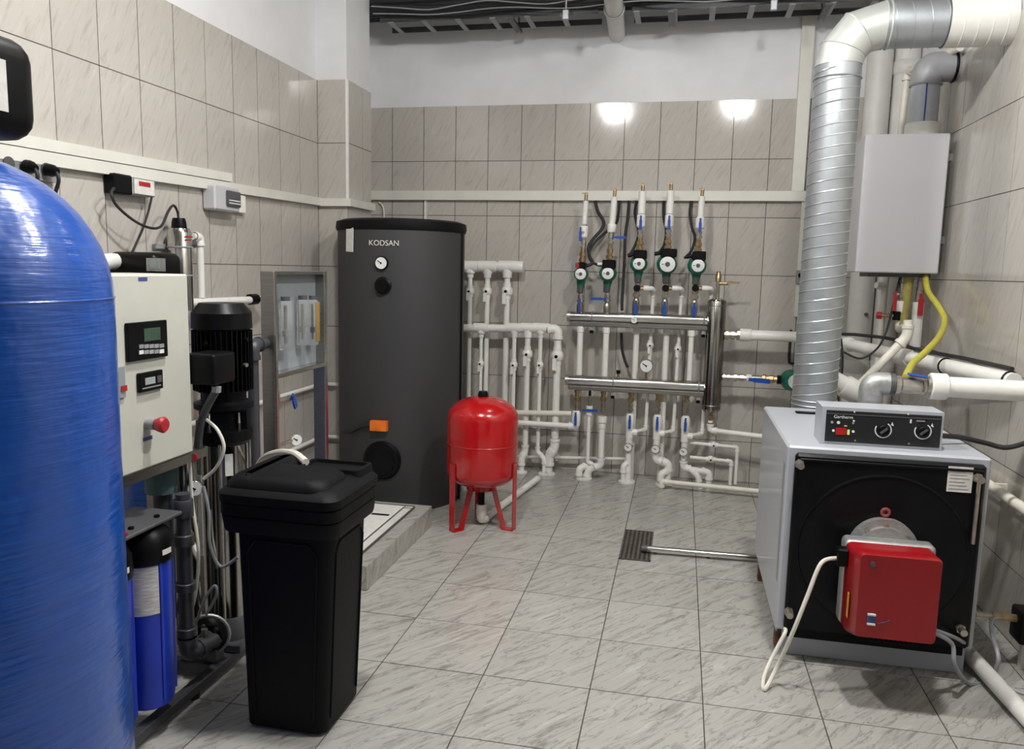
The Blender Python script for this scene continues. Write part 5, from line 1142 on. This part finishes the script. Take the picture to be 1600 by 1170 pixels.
MB().cyl((cxv-.10, YG-.01, G(1390, 493).z), (cxv+.01, YG-.01, G(1405, 493).z), .011, n=10).build('side_filter', BRASS, t); MB().cyl((cxv-.02, YG-.01, G(1400, 493).z-.025), (cxv-.02, YG-.01, G(1400, 493).z+.025), .022, n=12).build('black_union', BLACK, t)
MB().cyl((cxv-.125, YG-.01, G(1385, 493).z), (cxv-.10, YG-.01, G(1385, 493).z), .02, n=12).build('red_cap', REDL, t)
MB().tube([(cxv, YG, G(1408, 486).z), (cxv, YG, G(1408, 515).z), (G(1418, 520, 4.6).x, 4.6, G(1419, 508, 4.6).z)], .021, 12, .03).build('pipe', PVCB, t)
TH('thin_cable', 'thin black cable drooping under the wall boiler across the white pipes', 'cable', None, MB().spline([G(1408, 428), G(1402, 450), G(1395, 480), G(1384, 520, 4.75), G(1370, 545, 4.75), G(1345, 560, 4.75), G(1318, 550, 4.75)], .006, 7), RUB)
TH('thick_cable', 'thick black cable lying on the white pipe behind the duct', 'cable', None, MB().spline([at(1312, 522, Y=5.3), at(1340, 523, Y=5.2), at(1395, 530, Y=4.95), q2+Vector((.02, .02, .05)), q3+Vector((.015, .02, .05)), q4+Vector((.01, .02, .052)), q5+Vector((.0, .03, .048))], .010, 8), RUB)
TH('vertical_cable', 'thick black cable dropping right beside the lower duct', 'cable', None, MB().spline([at(1312, 530, Y=5.2), at(1314, 570, Y=5.1), at(1308, 620, Y=5.0), at(1306, 650, Y=5.0)], .016, 8), RUB)
# right wall low pipe
t = thing('low_wall_pipe', 'cream pipe fixed low along the right wall behind the boiler', 'pipe', (XR-.04, 3.5, .58))
run(t, [(XR-.045, 5.2, .606), (XR-.045, 2.6, .606)], .022, PVCB); 
for y in (3.7, 4.6): MB().box(XR-.05, XR-.0005, y-.01, y+.01, .58, .632).build('wall_clip', PVCB, t)
t = thing('floor_drain_pipe', 'white pipe on the floor leading from the boiler toward the camera', 'pipe', (1.25, 3.1, 0))
run(t, [(1.152, 3.62, .04), (1.262, 2.2, .04)], .03, PVC); 
a = at(1503, 988, Y=3.05); MB().cyl((1.15, 3.63, .04), (1.155, 3.58, .04), .036, n=16).build('coupling', PVC, t)

# ------------------------------------------------ floor grate and drain tube
t = thing('floor_grate', 'square brown metal floor drain grate in the tiles', 'grate', (-.17, 4.29, 0))
gx0, gx1, gy0, gy1 = -.256, -.09, 4.045, 4.53
MB().box(gx0, gx1, gy0, gy1, .0003, .002).build('pit', BLACK, t)
mb = MB()
for x in (gx0, gx1-.008): mb.box(x, x+.008, gy0, gy1, .002, .006)
for y in (gy0, gy1-.008): mb.box(gx0, gx1, y, y+.008, .002, .006)
GRM = mat('worn_bronze_steel', (.16, .14, .12), .5, .6, var=.3); mb.build('frame', GRM, t)
for k in range(6): x = gx0+.018+k*.024; MB().box(x, x+.012, gy0+.009, gy1-.009, .002, .0055).build('bar', GRM, t)
mb = MB()
for k in range(30): y = gy0+.02+k*.0155; mb.box(gx0+.009, gx1-.009, y, y+.004, .002, .0045)
mb.build('cross_wires', GRM, t)
t = thing('drain_tube', 'shiny chrome tube on the floor from the boiler to the drain grate', 'pipe', (.15, 4.2, 0))
a = at(1006, 858, Z=.022); b = at(1180, 871, Z=.022); a2 = Vector((a.x, a.y, .026)); b2 = Vector((.50, b.y-.01, .026))
MB().cyl(a2, b2, .018, n=20).build('tube', STEEL, t); MB().cyl(a2-Vector((.012, 0, 0)), a2+Vector((.02, 0, 0)), .0195, n=16).build('end_ring', DKG, t)
MB().box(.2, .22, b2.y-.012, b2.y+.012, .0005, .0085).box(a2.x+.05, a2.x+.07, a2.y-.012, a2.y+.012, .0065, .009).build('support', DKG, t)
